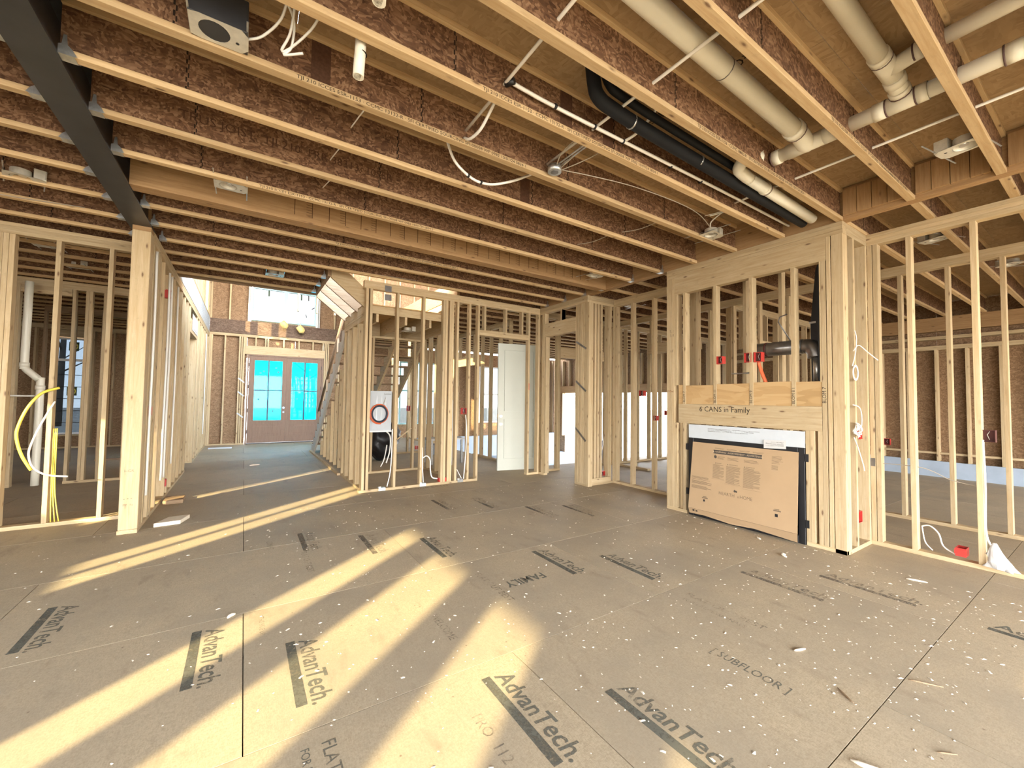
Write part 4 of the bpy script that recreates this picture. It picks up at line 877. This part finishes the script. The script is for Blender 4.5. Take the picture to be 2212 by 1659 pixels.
for x, z in ((1.345, 3.036), (1.452, 3.015)): MB().tube([(x, 2.70, z), (x + 0.013, 2.70, z - 0.002)], 0.016, 8).build('clip', 'black', t)
t = thing('water_line', 'short white water pipe dropping between the joists left of the tee', 'pipe', (1.2, 2.3, 3.1), 'white water pipes')
cable('tube', [(1.20, 2.02, 3.17), (1.205, 2.12, 3.13), (1.20, 2.24, 3.075), (1.19, 2.36, 3.075), (1.185, 2.44, 3.12)], 0.0095, 'pex', t)
t = thing('water_line', 'short white water pipe dropping beside the black tubes', 'pipe', (2.1, 1.8, 3.15), 'white water pipes')
cable('tube', [(2.12, 1.56, 3.30), (2.16, 1.66, 3.24), (2.17, 1.80, 3.185), (2.15, 1.895, 3.165)], 0.0095, 'pex', t)
# ------------------------------------------------------------------ cables
def wire(label, *runs, cat='cable', group='loose cables'):
    t = thing('cable', label, cat, tuple(runs[0][0][0]), group)
    for pts, r, mat in runs: cable('strand', pts, r, mat, t)
    return t
wire('white cable looping in air beside the largest light housing', ([(-0.04, 2.33, 3.10), (0.02, 2.28, 3.11), (0.09, 2.20, 3.17), (0.12, 2.12, 3.26), (0.14, 2.14, 3.22), (0.13, 2.2, 3.12), (0.10, 2.27, 3.07), (0.14, 2.25, 3.09), (0.22, 2.16, 3.16), (0.26, 2.10, 3.24)], 0.006, 'cable'), ([(0.11, 2.16, 3.23), (0.145, 2.2, 3.18), (0.14, 2.25, 3.09), (0.11, 2.28, 3.06), (0.19, 2.23, 3.07)], 0.006, 'cable'))
for i, (x, y, z) in enumerate(((0.55, 2.43, 3.15), (0.50, 2.92, 3.15), (0.52, 3.41, 3.15))):
    wire(('thin pale cable end poking out below the joist behind the largest light housing', 'thin pale cable end hanging below the third joist from the top, left half', 'thin pale cable end hanging above the veneer beam, left half')[i], ([(x, y + 0.46, z + 0.05), (x, y + 0.20, z - 0.02), (x, y + 0.06, z - 0.06)], 0.004, 'pex'))
wire('tangled white cable above the labelled light housing near the header', ([(3.86, 2.30, 3.12), (3.80, 2.25, 3.15), (3.82, 2.1, 3.22), (3.9, 2.0, 3.24), (3.8, 2.08, 3.19), (3.68, 2.2, 3.15)], 0.006, 'cable'), ([(3.66, 2.24, 3.16), (3.72, 2.12, 3.17), (3.84, 2.02, 3.22)], 0.004, 'cable'))
for i, (x, y) in enumerate(((3.30, 2.86), (3.15, 3.38))): wire(('thin cable crossing below a joist, left of the labelled light housing', 'thin cable crossing below a joist, second left of the labelled light housing')[i], ([(x + 0.12, y - 0.35, 3.17), (x + 0.04, y - 0.12, 3.13), (x - 0.05, y + 0.05, 3.13)], 0.004, 'greycable'))
wire('long thin cable stapled along the far joists before the entry hall', ([(0.0, 5.86, 3.10), (0.8, 5.85, 3.08), (1.6, 5.86, 3.11), (2.4, 5.87, 3.13)], 0.004, 'greycable'))
wire('thin cable drooping along the joists left of the black beam', ([(-2.6, 5.32, 3.09), (-1.9, 5.33, 3.07), (-1.3, 5.34, 3.10)], 0.004, 'greycable'))
wire('thick yellow cable bowing out from the left wall stud', ([(-1.60, 6.10, 1.42), (-1.70, 6.02, 1.36), (-1.775, 5.98, 1.22), (-1.825, 5.97, 1.05), (-1.835, 5.97, 0.93), (-1.80, 5.98, 0.76), (-1.735, 6.0, 0.60)], 0.013, 'yellow'))
wire('white cable sagging in front of the left wall, below the yellow one', ([(-1.62, 6.08, 1.28), (-1.69, 6.0, 1.04), (-1.735, 5.97, 0.86), (-1.745, 5.96, 0.75), (-1.71, 5.96, 0.63), (-1.62, 5.97, 0.55), (-1.47, 5.97, 0.52)], 0.009, 'cable'))
wire('bundle of yellow cables stapled down the left wall stud', *[([(-1.628 + dx, 6.12, 1.0), (-1.622 + dx, 6.115, 0.4), (-1.61 + dx * 2.2, 6.10, 0.05)], 0.005, 'yellow') for dx in (0, 0.013, 0.026)])
wire('white cables running down the hall wall beside the timber post', *[([(-0.832, y, 2.9), (-0.828, y + 0.01, 2.0), (-0.832, y, 1.0), (-0.835, y + 0.02, 0.3)], 0.012, 'cable') for y in (5.74, 6.655, 6.86)])  # two farther strands placed and sized to split the hall sun strip
wire('white cables running down the hall wall near the paper sheet', *[([(-0.832, y, 2.9), (-0.828, y + 0.01, 1.6), (-0.832, y, 0.4)], 0.011, 'cable') for y in (7.45, 12.7)])
wire('white cable tangle tied to the side of the fireplace chase at chest height', *[(
    [(4.74 + random.uniform(-.02, .02), 1.44, 1.10)] + [(4.80 + 0.06 * math.cos(a + q), 1.43 - 0.02 * math.sin(a * 2), 1.10 + 0.05 * math.sin(a + q) + 0.02 * q) for a in (0, 1.2, 2.4, 3.6, 4.8, 6.0)], 0.0045, 'cable') for q in (0, 0.7, 1.5, 2.2)],
    ([(4.73, 1.44, 1.06), (4.80, 1.43, 0.95), (4.88, 1.42, 0.80), (4.91, 1.42, 0.74)], 0.0045, 'cable'), ([(4.72, 1.44, 1.36), (4.82, 1.42, 1.33), (4.90, 1.43, 1.22), (4.90, 1.44, 1.12), (4.82, 1.43, 1.07)], 0.0045, 'cable'))
wire('coil of white cable hanging on the side of the fireplace chase at head height', *[([(4.78 + r * math.cos(a), 1.435, 1.66 + r * 1.1 * math.sin(a)) for a in [i * 0.8 for i in range(9)]], 0.0045, 'cable') for r in (0.055, 0.065)], ([(4.72, 1.44, 1.72), (4.76, 1.43, 1.83), (4.80, 1.43, 1.98), (4.79, 1.44, 2.06)], 0.0045, 'cable'), ([(4.72, 1.43, 1.86), (4.82, 1.42, 1.92), (4.90, 1.38, 1.86), (4.96, 1.32, 1.78)], 0.0045, 'cable'))
wire('white cable curving up from the bottom plate of the right wall', ([(5.27, 1.115, 0.25), (5.26, 1.06, 0.27), (5.24, 1.0, 0.22), (5.23, 0.97, 0.12), (5.24, 0.90, 0.07)], 0.0065, 'cable'), ([(5.26, 1.11, 0.25), (5.25, 1.09, 0.12), (5.24, 1.04, 0.06)], 0.005, 'cable'))
wire('white cable running down the second stud of the right wall', ([(5.22, 0.718, 1.08), (5.22, 0.712, 0.7), (5.225, 0.715, 0.3), (5.2, 0.66, 0.16)], 0.008, 'cable'))
wire('thin grey cable sagging between the studs of the right wall', ([(5.25, 1.40, 0.79), (5.25, 1.10, 0.79), (5.25, 0.92, 0.71), (5.25, 0.76, 0.68)], 0.0035, 'greycable'))
wire('white cable dropping to a pale bracket on the middle wall plate, left end', ([(1.87, 6.10, 0.9), (1.86, 6.08, 0.5), (1.84, 6.07, 0.25), (1.80, 6.07, 0.06)], 0.008, 'cable'))
wire('white cable dropping to the middle wall plate beside the third stud', ([(2.345, 6.10, 0.6), (2.345, 6.08, 0.3), (2.36, 6.07, 0.07)], 0.008, 'cable'))
wire('looped white cable feeding the box on the middle wall plate', ([(2.36, 6.15, 0.42), (2.43, 6.14, 0.46), (2.49, 6.14, 0.40), (2.50, 6.14, 0.24), (2.53, 6.14, 0.12), (2.62, 6.14, 0.09)], 0.010, 'cable'))
wire('pair of white cables dropping below the bright red box', ([(3.07, 6.08, 1.1), (3.09, 6.075, 0.9), (3.085, 6.075, 0.5), (3.05, 6.07, 0.06)], 0.009, 'cable'), ([(2.93, 6.08, 0.22), (2.97, 6.07, 0.14), (3.01, 6.07, 0.07)], 0.006, 'cable'))
wire('white cables hanging behind the middle wall by the black bag', ([(2.20, 7.55, 0.75), (2.27, 7.53, 0.65), (2.26, 7.5, 0.4), (2.20, 7.5, 0.18)], 0.012, 'cable'), ([(2.22, 7.55, 0.5), (2.16, 7.5, 0.25), (2.10, 7.5, 0.12)], 0.01, 'cable'))
wire('white cable rising inside the corner pier', ([(5.0, 4.9, 0.2), (4.99, 4.91, 0.45), (5.06, 4.92, 0.62), (5.1, 4.92, 0.9)], 0.007, 'cable'))
wire('thin tan cable sloping between studs behind the middle wall', ([(2.28, 7.2, 0.62), (2.55, 7.2, 0.82)], 0.012, 'spf_x'))
for x, y in ((1.735, 6.068), (2.36, 6.068), (3.0, 6.068)):
    t = thing('plate_bracket', {1.735: 'pale blue bracket on the middle wall plate, left end', 2.36: 'pale blue bracket on the middle wall plate, below the third stud', 3.0: 'grey bracket on the middle wall plate, below the red box'}[x], 'bracket', (x, y, 0.02), 'brackets on the middle wall plate')
    MB().box((x - 0.05, y + 0.012, 0.004), (x + 0.05, y + 0.021, 0.044)).build('face', 'bluetag' if x < 2.9 else 'galv', t, 0.002)
    MB().box((x - 0.05, y + 0.012, 0.0445), (x + 0.05, y + 0.085, 0.048)).build('top_flange', 'bluetag' if x < 2.9 else 'galv', t)
    MB().tube([(x - 0.03, y + 0.03, 0.048), (x - 0.03, y + 0.03, 0.065)], 0.02, 8).build('cable_clamp', 'cable', t)

# ------------------------------------------------------------------ objects standing about
ds = thing('door_slab', 'pale primed two panel door slab leaning behind the opening of the middle wall', 'door', (4.45, 6.6, 0))
DM = Matrix.Translation((4.066, 6.683, 0.012)) @ Matrix.Rotation(math.radians(-12.5), 4, 'Z') @ Matrix.Rotation(math.radians(-0.6), 4, 'X')
m = MB(); Wd, Hd = 0.86, 2.435
m.box((0, 0, 0), (0.12, 0.044, Hd)).box((Wd - 0.12, 0, 0), (Wd, 0.044, Hd)).box((0.12, 0, 0), (Wd - 0.12, 0.044, 0.22)).box((0.12, 0, 0.98), (Wd - 0.12, 0.044, 1.12)).box((0.12, 0, Hd - 0.13), (Wd - 0.12, 0.044, Hd))
for z0, z1 in ((0.22, 0.98), (1.12, Hd - 0.13)): m.box((0.12, 0.018, z0), (Wd - 0.12, 0.03, z1)); m.box((0.131, 0.003, z0 + 0.011), (Wd - 0.131, 0.018, z1 - 0.011))
m.build('slab', 'doorwhite', ds, mw=DM)
for z in (1.03, 0.88): MB().tube([(0.06, -0.004, z), (0.06, 0.002, z)], 0.028, 14).build('lock_bore', 'chrome', ds, mw=DM)
MB().box((-0.001, 0.008, 0.99), (0.001, 0.034, 1.07)).build('edge_latch', 'brass', ds, mw=DM)
en = thing('media_panel', 'white structured wiring panel mounted on studs behind the middle wall', 'panel', (2.07, 7.5, 1.1))
MB().box((1.89, 7.49, 0.755), (2.27, 7.59, 1.485)).build('enclosure', 'whiteboard', en, 0.004); MB().box((1.91, 7.482, 0.80), (2.25, 7.489, 1.465)).build('back_plate', 'whiteboard', en); MB().box((1.885, 7.47, 0.745), (2.275, 7.492, 0.772)).build('lower_lip', 'vinyl', en)
text('Leviton', 0.042, (2.13, 7.4815, 1.42), '-y', 'ink', en)
for x in (2.0, 2.08, 2.16): MB().box((x, 7.4805, 0.82), (x + 0.003, 7.4815, 1.40)).build('fold_line', 'galv', en)
ck = thing('cable_coil', 'round coil of orange and dark blue cable hung on the white wiring panel', 'cable coil', (2.04, 7.44, 1.06))
for i in range(5):
    r = 0.135 + 0.008 * i; MB().tube([(2.045 + r * 0.92 * math.cos(a), 7.455 - 0.006 * (i % 3), 1.075 + r * math.sin(a)) for a in [2 * math.pi * k / 24 for k in range(25)]], 0.0085, 6, False).build('loop', 'navy' if i in (0, 1, 2) else 'orange', ck)
MB().tube([(2.04 + 0.17 * math.cos(a), 7.44, 1.07 + 0.175 * math.sin(a)) for a in [0.9 + 0.16 * k for k in range(26)]], 0.008, 6).build('loop', 'orange', ck)
cable('tail', [(2.10, 7.46, 1.22), (2.13, 7.46, 1.30), (2.15, 7.46, 1.37)], 0.004, 'greycable', ck)
bag = thing('trash_bag', 'full black plastic sack standing behind the middle wall below the white panel', 'bag', (2.55, 9.1, 0))
bm = bmesh.new(); bmesh.ops.create_icosphere(bm, subdivisions=4, radius=1.0)
for v in bm.verts:
    z = v.co.z; k = 1.0 + 0.10 * math.sin(7 * v.co.x + 3 * v.co.z) + 0.08 * math.sin(11 * v.co.y - 8 * v.co.z) + 0.05 * math.sin(23 * v.co.z + 9 * v.co.x)
    s_ = 0.34 * (1.08 - 0.25 * max(z, 0)); v.co = Vector((v.co.x * s_ * k, v.co.y * s_ * k, (z + 1) * 0.47 + 0.03 * math.sin(9 * v.co.x)))
me = bpy.data.meshes.new('sack'); bm.to_mesh(me); bm.free(); me.materials.append(M['black'])
for p in me.polygons: p.use_smooth = True
o = bpy.data.objects.new('sack', me); COL.objects.link(o); o.location = (2.58, 9.12, 0.0); adopt(o, bag)
MB().tube([(2.58, 9.12, 0.92), (2.59, 9.12, 1.02), (2.60, 9.11, 1.06)], [0.05, 0.035, 0.07], 8).build('tied_neck', 'black', bag)
pb = thing('plastic_wrap', 'crumpled clear white plastic wrap on the right wall plate', 'plastic', (5.17, 0.68, 0.05))
bm = bmesh.new(); bmesh.ops.create_cone(bm, segments=14, radius1=0.085, radius2=0.012, depth=0.20, cap_ends=True); bmesh.ops.subdivide_edges(bm, edges=bm.edges[:], cuts=3, use_grid_fill=True)
for v in bm.verts: k = 1 + 0.25 * math.sin(40 * v.co.z + 60 * v.co.x) * (1 if v.co.z < 0 else 0.3); v.co.x *= 0.55 * k; v.co.y = v.co.y * k - (0.03 if v.co.z < -0.02 else 0)
me = bpy.data.meshes.new('wrap'); bm.to_mesh(me); bm.free(); me.materials.append(M['paper']); o = bpy.data.objects.new('wrap', me); COL.objects.link(o); o.location = (5.19, 0.665, 0.142); adopt(o, pb)
MB().tube([(5.17, 0.62, 0.05), (5.16, 0.585, 0.045), (5.16, 0.57, 0.046)], 0.014, 8).build('twist', 'paper', pb)
sh = thing('saw_table', 'low grey work stand seen through the middle wall', 'table', (3.6, 8.2, 0))
MB().box((3.2, 7.9, 0.50), (4.0, 8.4, 0.53)).build('top', 'paper', sh, 0.004)
for x in (3.24, 3.92):
    for y in (7.94, 8.34): MB().box((x, y, 0), (x + 0.04, y + 0.04, 0.50)).build('leg', 'galv', sh)
MB().box((3.3, 8.0, 0.2), (3.8, 8.3, 0.40)).build('motor_box', 'concrete', sh, 0.01)
wh = thing('pipe_riser', 'tall pale ribbed pipe standing behind the middle wall beside the bright red box', 'pipe', (3.55, 7.6, 0.7))
MB().tube([(3.60, 7.7, 0.02), (3.60, 7.7, 1.32)], 0.085, 14).build('pipe', 'vinyl', wh); MB().tube([(3.60, 7.7, 1.32), (3.60, 7.7, 1.34)], 0.09, 14).build('rim', 'galv', wh); MB().box((3.56, 7.62, 1.5), (3.70, 7.70, 1.62)).build('control_box', 'card', wh)
ri = thing('waste_riser', 'cream drain pipe standing behind the left wall, with an offset bend', 'pipe', (-2.5, 8.6, 1.5))
MB().tube(smooth([(-2.605, 8.6, 2.95), (-2.61, 8.6, 1.80), (-2.60, 8.6, 1.71), (-2.46, 8.6, 1.55), (-2.445, 8.6, 1.46), (-2.445, 8.6, 0.05)], 5), 0.044, 12).build('pipe', 'pvc', ri)
for z in (1.76, 1.44): MB().tube([(-2.609 if z > 1.6 else -2.445, 8.6, z - 0.03), (-2.609 if z > 1.6 else -2.445, 8.6, z + 0.03)], 0.052, 12).build('coupling', 'pvc', ri)
MB().tube([(-2.9, 8.62, 1.32), (-2.46, 8.62, 1.32)], 0.012, 6).build('side_line', 'pex', ri)
for i, (x, z) in enumerate(((0.887, 3.417), (1.32, 3.33))):
    t = thing('work_lamp', ('yellow work lamp hung before the tall front window, left of two', 'yellow work lamp hung before the tall front window, right of two')[i], 'lamp', (x, 13.5, z))
    MB().tube([(x - 0.09, 13.5, z + 0.03), (x - 0.02, 13.5, z + 0.06), (x + 0.05, 13.5, z - 0.02), (x + 0.11, 13.5, z - 0.05)], [0.03, 0.10, 0.10, 0.05], 12).build('shade', 'brass', t)
    MB().tube([(x, 13.5, z + 0.08), (x, 13.52, z + 0.40)], 0.012, 6).build('cord', 'cable', t)
ps = thing('paper_sheet', 'white paper sheet fixed high on the hall wall studs', 'paper', (-0.835, 10.0, 2.67))
MB().box((-0.834, 9.46, 2.56), (-0.831, 10.45, 2.86)).build('sheet', 'paper', ps)
MB().box((-0.831, 9.52, 2.60), (-0.8305, 10.4, 2.605)).build('fold', 'inkworn', ps)
for i, (za, zb) in enumerate(((2.341, 2.201), (1.686, 1.515), (0.914, 0.715))):
    t = thing('metal_strap', ('grey metal strap nailed diagonally on the corner pier, topmost of three', 'grey metal strap nailed diagonally on the corner pier, middle of three', 'grey metal strap nailed diagonally on the corner pier, lowest of three')[i], 'strap', (4.588, 4.97, (za + zb) / 2), 'diagonal straps on the corner pier')
    m = MB(); dy, dz = -0.24, zb - za; n = Vector((0, -dz, dy)).normalized() * 0.017
    q = [Vector((4.5875, 5.082, za)) + n, Vector((4.5875, 5.082 + dy, zb)) + n, Vector((4.5875, 5.082 + dy, zb)) - n, Vector((4.5875, 5.082, za)) - n]
    m.v = [tuple(p) for p in q] + [(p.x + 0.003, p.y, p.z) for p in q]; m.f = [(0, 1, 2, 3), (7, 6, 5, 4)] + [(k, k + 4, (k + 1) % 4 + 4, (k + 1) % 4) for k in range(4)]; m.sm = [False] * 6; m.build('strap', 'flue', t)
for i, (x, y, z, lab) in enumerate(((5.203, 1.435, 0.80, 'dark square plate on the brown stud right of the chase'), (1.752, 6.087, 2.99, 'dark nail plate at the top of the middle wall, left end'), (1.752, 6.087, 2.86, 'lower dark nail plate near the top of the middle wall'))):
    t = thing('nail_plate', lab, 'plate', (x, y, z)); 
    if i == 0: MB().box((5.1965, 1.418, z - 0.04), (5.199, 1.454, z + 0.04)).build('plate', 'flue', t)
    else: MB().box((x - 0.05, y - 0.004, z - 0.045), (x + 0.05, y - 0.0005, z + 0.045)).build('plate', 'flue', t)
for i, z in enumerate((0.13, 0.33, 0.53, 0.80, 1.30)):
    pass

# ------------------------------------------------------------------ scraps on the floor
t = thing('scrap_board', 'short white-edged scrap of board lying by the timber post', 'scrap', (-0.6, 5.65, 0))
MB().prism([(-0.735, 5.56), (-0.52, 5.58), (-0.46, 5.80), (-0.64, 5.79)], 2, 0.0005, 0.04).build('board', 'whitewood', t, 0.003)
t = thing('scrap_block', 'small wood block lying at the foot of the hall wall', 'scrap', (-0.72, 6.75, 0)); MB().box((-0.80, 6.62, 0.0005), (-0.60, 6.90, 0.05)).build('block', 'old_x', t, 0.006)
def scrap(x, y, L, wd, ang, lab, mat='whitewood', curl=0.0, h=0.006):
    t = thing('wood_scrap', lab, 'scrap', (x, y, 0), 'scraps on the subfloor')
    c, s_ = math.cos(ang), math.sin(ang); pts = [(x + c * L * (k / 5 - .5) - s_ * curl * math.sin(k / 5 * 3.14), y + s_ * L * (k / 5 - .5) + c * curl * math.sin(k / 5 * 3.14), h * 0.6 + curl * 0.3 * math.sin(k / 5 * 3.14)) for k in range(6)]
    MB().tube(pts, [wd * q for q in (0.5, 0.9, 1, 1, 0.8, 0.4)], 6).build('sliver', mat, t); return t
import itertools
SCR = [((1850, 1635), 'x')]
scrap(2.62, 1.055, 0.075, 0.007, -0.35, 'white sliver lying across the faded box print, right half of the floor')
scrap(2.015, 0.585, 0.11, 0.010, 2.0, 'long white curl of wrapping near the bottom edge, right of centre', curl=0.012)
scrap(4.10, 1.75, 0.07, 0.012, 0.5, 'curled white chip in front of the fireplace chase', curl=0.03)
scrap(4.42, 0.97, 0.12, 0.008, -1.2, 'thin white strip on the floor before the right wall')
scrap(4.39, 2.12, 0.07, 0.010, 0.9, 'pale chip caught under the cardboard flap', curl=0.01)
scrap(2.40, 0.78, 0.10, 0.004, -2.2, 'thin dark stick on the floor, right half', mat='old_x')
scrap(2.84, 0.60, 0.13, 0.004, -1.0, 'long thin dark stick, farther right on the floor', mat='old_x')
scrap(2.35, 0.44, 0.07, 0.003, 2.4, 'short brown sliver near the bottom right corner', mat='old_x')
scrap(-0.02, 3.10, 0.05, 0.010, 0.7, 'small white chip with a shadow, left of the floor seam', curl=0.008)
scrap(3.72, 3.22, 0.06, 0.006, 0.6, 'small pale sliver near the left foot of the chase')
scrap(0.22, 9.55, 0.18, 0.02, 0.3, 'white scrap lying on the entry hall floor')
t = thing('hall_strip', 'white strip lying in the far left corner of the entry hall', 'scrap', (-0.5, 12.9, 0)); MB().box((-0.72, 12.85, 0.001), (-0.22, 13.0, 0.03)).build('strip', 'whiteboard', t, 0.004)
dm = MB()
for i in range(1500):
    if i < 900: x, y = random.uniform(0.2, 5.0), random.uniform(0.0, 5.6)
    elif i < 1250: a = random.gauss(0, 0.35); x, y = random.uniform(1.4, 4.4), 0.4 + abs(random.gauss(0.3, 0.8))
    else: x, y = random.uniform(-1.6, 2.0), random.uniform(1.4, 6.0)
    if x > 4.5: x = 4.5
    s_ = random.choice((0.0022, 0.003, 0.003, 0.004, 0.006)); L = s_ * random.uniform(1, 2.6); an = random.uniform(0, 6.28); c, q = math.cos(an), math.sin(an)
    i0 = len(dm.v); h = s_ * 0.7
    for u, v_ in ((-L, -s_), (L, -s_), (L * .8, s_), (-L, s_ * .8)): dm.v.append((x + c * u - q * v_, y + q * u + c * v_, 0.0003))
    dm.v.append((x, y, 0.0003 + h)); dm.f += [(i0, i0 + 1, i0 + 4), (i0 + 1, i0 + 2, i0 + 4), (i0 + 2, i0 + 3, i0 + 4), (i0 + 3, i0, i0 + 4), (i0 + 3, i0 + 2, i0 + 1, i0)]; dm.sm += [False] * 5
o = dm.build('wood_chips', 'whitewood', None, center=False); tag(o, 'scatter of tiny white chips and grit over the subfloor', 'debris', kind='stuff')

# ------------------------------------------------------------------ printing on the subfloor
ZF = 0.0006
def fl(body, size, x, y, frame='floor', mat='inkgrey', bar=False, bl=0.56, bw=0.045, shear=0.0, sx=1.0, bold=0.0):
    p = panel_at(x, y); text(body, size, (x, y, ZF), frame, mat, p, bold=bold, shear=shear, sx=sx)
    if bar: MB().box((x - 0.02 - bw, y + 0.015 - bl, ZF - 0.0004), (x - 0.02, y + 0.015, ZF)).build('printed_bar', mat, p)
for x, y, mt in ((1.525, 1.385, 'inkgrey'), (1.075, 1.765, 'inkgrey'), (0.30, 2.595, 'inkgrey'), (-0.14, 2.99, 'inkgrey'), (2.27, 3.0, 'inkgrey'), (2.72, 2.61, 'inkgrey'), (1.535, 3.84, 'inkgrey'), (1.05, 4.23, 'inkworn'), (3.45, 1.77, 'inkworn'), (3.92, 1.40, 'inkworn'), (3.92, 0.52, 'inkgrey'), (-0.93, 3.8, 'inkgrey'), (3.1, 4.3, 'inkworn'), (3.55, 4.1, 'inkworn'), (2.2, 5.2, 'inkworn'), (0.55, 4.6, 'inkworn'), (2.7, 5.0, 'inkworn')):
    fl('AdvanTech.', 0.128, x, y, mat=mt, bar=True, shear=0.12, sx=0.93, bold=0.002)
fl('FAMILY', 0.135, 2.01, 2.62, 'floor180', 'inkgrey', sx=0.80, bold=0.003)
fl('FLAT OUT BEST', 0.075, 2.66, 1.79, mat='inkworn', sx=1.0); fl('FOR PROFESSIONALS', 0.045, 2.585, 1.76, mat='inkworn')
fl('FLAT OUT BEST', 0.075, 1.545, 2.86, mat='inkworn', sx=0.95)
fl('FLAT', 0.075, 0.30, 1.80, mat='inkgrey'); fl('FOR PROF', 0.045, 0.225, 1.80, mat='inkgrey')
fl('[ SUBFLOOR ]', 0.085, 2.18, 1.32, mat='inkgrey', sx=0.75); fl('WELCOME', 0.07, 1.02, 2.46, mat='inkworn', sx=0.9)
fl('FLAT OUT BEST', 0.07, 0.46, 4.05, mat='inkworn'); fl('LUMBER', 0.07, 0.22, 4.5, mat='inkworn'); fl('THIS SIDE UP', 0.04, 0.12, 3.0, mat='inkworn'); fl('PRO  112', 0.07, 0.86, 1.60, mat='inkworn', frame='floor')
fl('PWDR BATH', 0.11, 2.1, 5.95, 'floorx', 'inkworn')

# ------------------------------------------------------------------ printing on the joists
line = 'TJI 210 ICCES ESR-1153 · CCMC 13132-R · SFI CERTIFIED SOURCING SFI-00008 WP 0982 10/01/24 0834 1'
src = None
for k, x in ((-3, 2.3), (-2, 1.05), (-1, 0.18), (0, -0.1), (2, 0.05), (4, 0.8), (5, 0.6), (-4, 2.9)):
    if k in main and k not in (0, 5):
        o = text(line, 0.030, (x, 2.942 + 0.4877 * k - FW / 2 - 0.0008, ZC + 0.005), '-y', 'ink', main[k], data=src, sx=1.12); src = o.data
for k, x in ((1, -0.42), (-2, 2.2), (4, 1.0)): text('TRUS JOIST  TJI 210  FRR 38313  1055R', 0.085, (x, 2.942 + 0.4877 * k - 0.0072, ZC + 0.13), '-y', 'inkfaint', main[k])
for k, x in ((-1, 0.25), (-2, 1.62), (-2, 2.0), (0, 1.98)):
    MB().box((x, 2.942 + 0.4877 * k - 0.0066, ZC + FH), (x + 0.10, 2.942 + 0.4877 * k - 0.0058, ZD - FH)).build('stamp_band', 'inkfaint', main[k])
text('LUMBER', 0.085, (2.35, 1.62, ZD - 0.001), 'under', 'ink', ceil); text('T&G', 0.09, (2.35, 1.10, ZD - 0.001), 'under', 'ink', ceil); text('T&G', 0.09, (1.95, 0.80, ZD - 0.001), 'under', 'inkfaint', ceil)

# ------------------------------------------------------------------ bare trees beyond the kitchen window
for i, (x, y, h_) in enumerate(((-9.0, 30, 9), (-6.5, 34, 10), (-10.5, 40, 11), (4.5, 40, 11), (9.5, 38, 10))):
    t = thing('bare_tree', ('leafless tree outside the kitchen window, nearest', 'leafless tree outside the kitchen window, right behind the nearest', 'leafless tree far outside the kitchen window', 'leafless tree far outside the garage front window', 'leafless tree outside the right garage window')[i], 'tree', (x, y, -0.86), 'bare trees outside')
    MB().tube([(x, y, -0.86), (x + 0.1, y, h_ * 0.5), (x, y, h_)], [0.22, 0.14, 0.03], 8).build('trunk', 'bark', t)
    for j in range(9):
        z = h_ * (0.25 + 0.07 * j); a = j * 2.4; L = 2.2 - 0.12 * j
        MB().tube([(x, y, z), (x + L * .5 * math.cos(a), y + L * .5 * math.sin(a), z + L * .35), (x + L * math.cos(a), y + L * math.sin(a), z + L * .8)], [0.06, 0.035, 0.01], 5).build('branch', 'bark', t)

# lettering becomes plain mesh
bpy.context.view_layer.update(); dg = bpy.context.evaluated_depsgraph_get()
for o in [q for q in COL.objects if q.type == 'FONT']:
    me = bpy.data.meshes.new_from_object(o.evaluated_get(dg)); me.name = o.name
    n = bpy.data.objects.new('printed_lettering', me); COL.objects.link(n); n.parent = o.parent; n.matrix_parent_inverse = o.matrix_parent_inverse; n.matrix_basis = o.matrix_basis
    bpy.data.objects.remove(o)
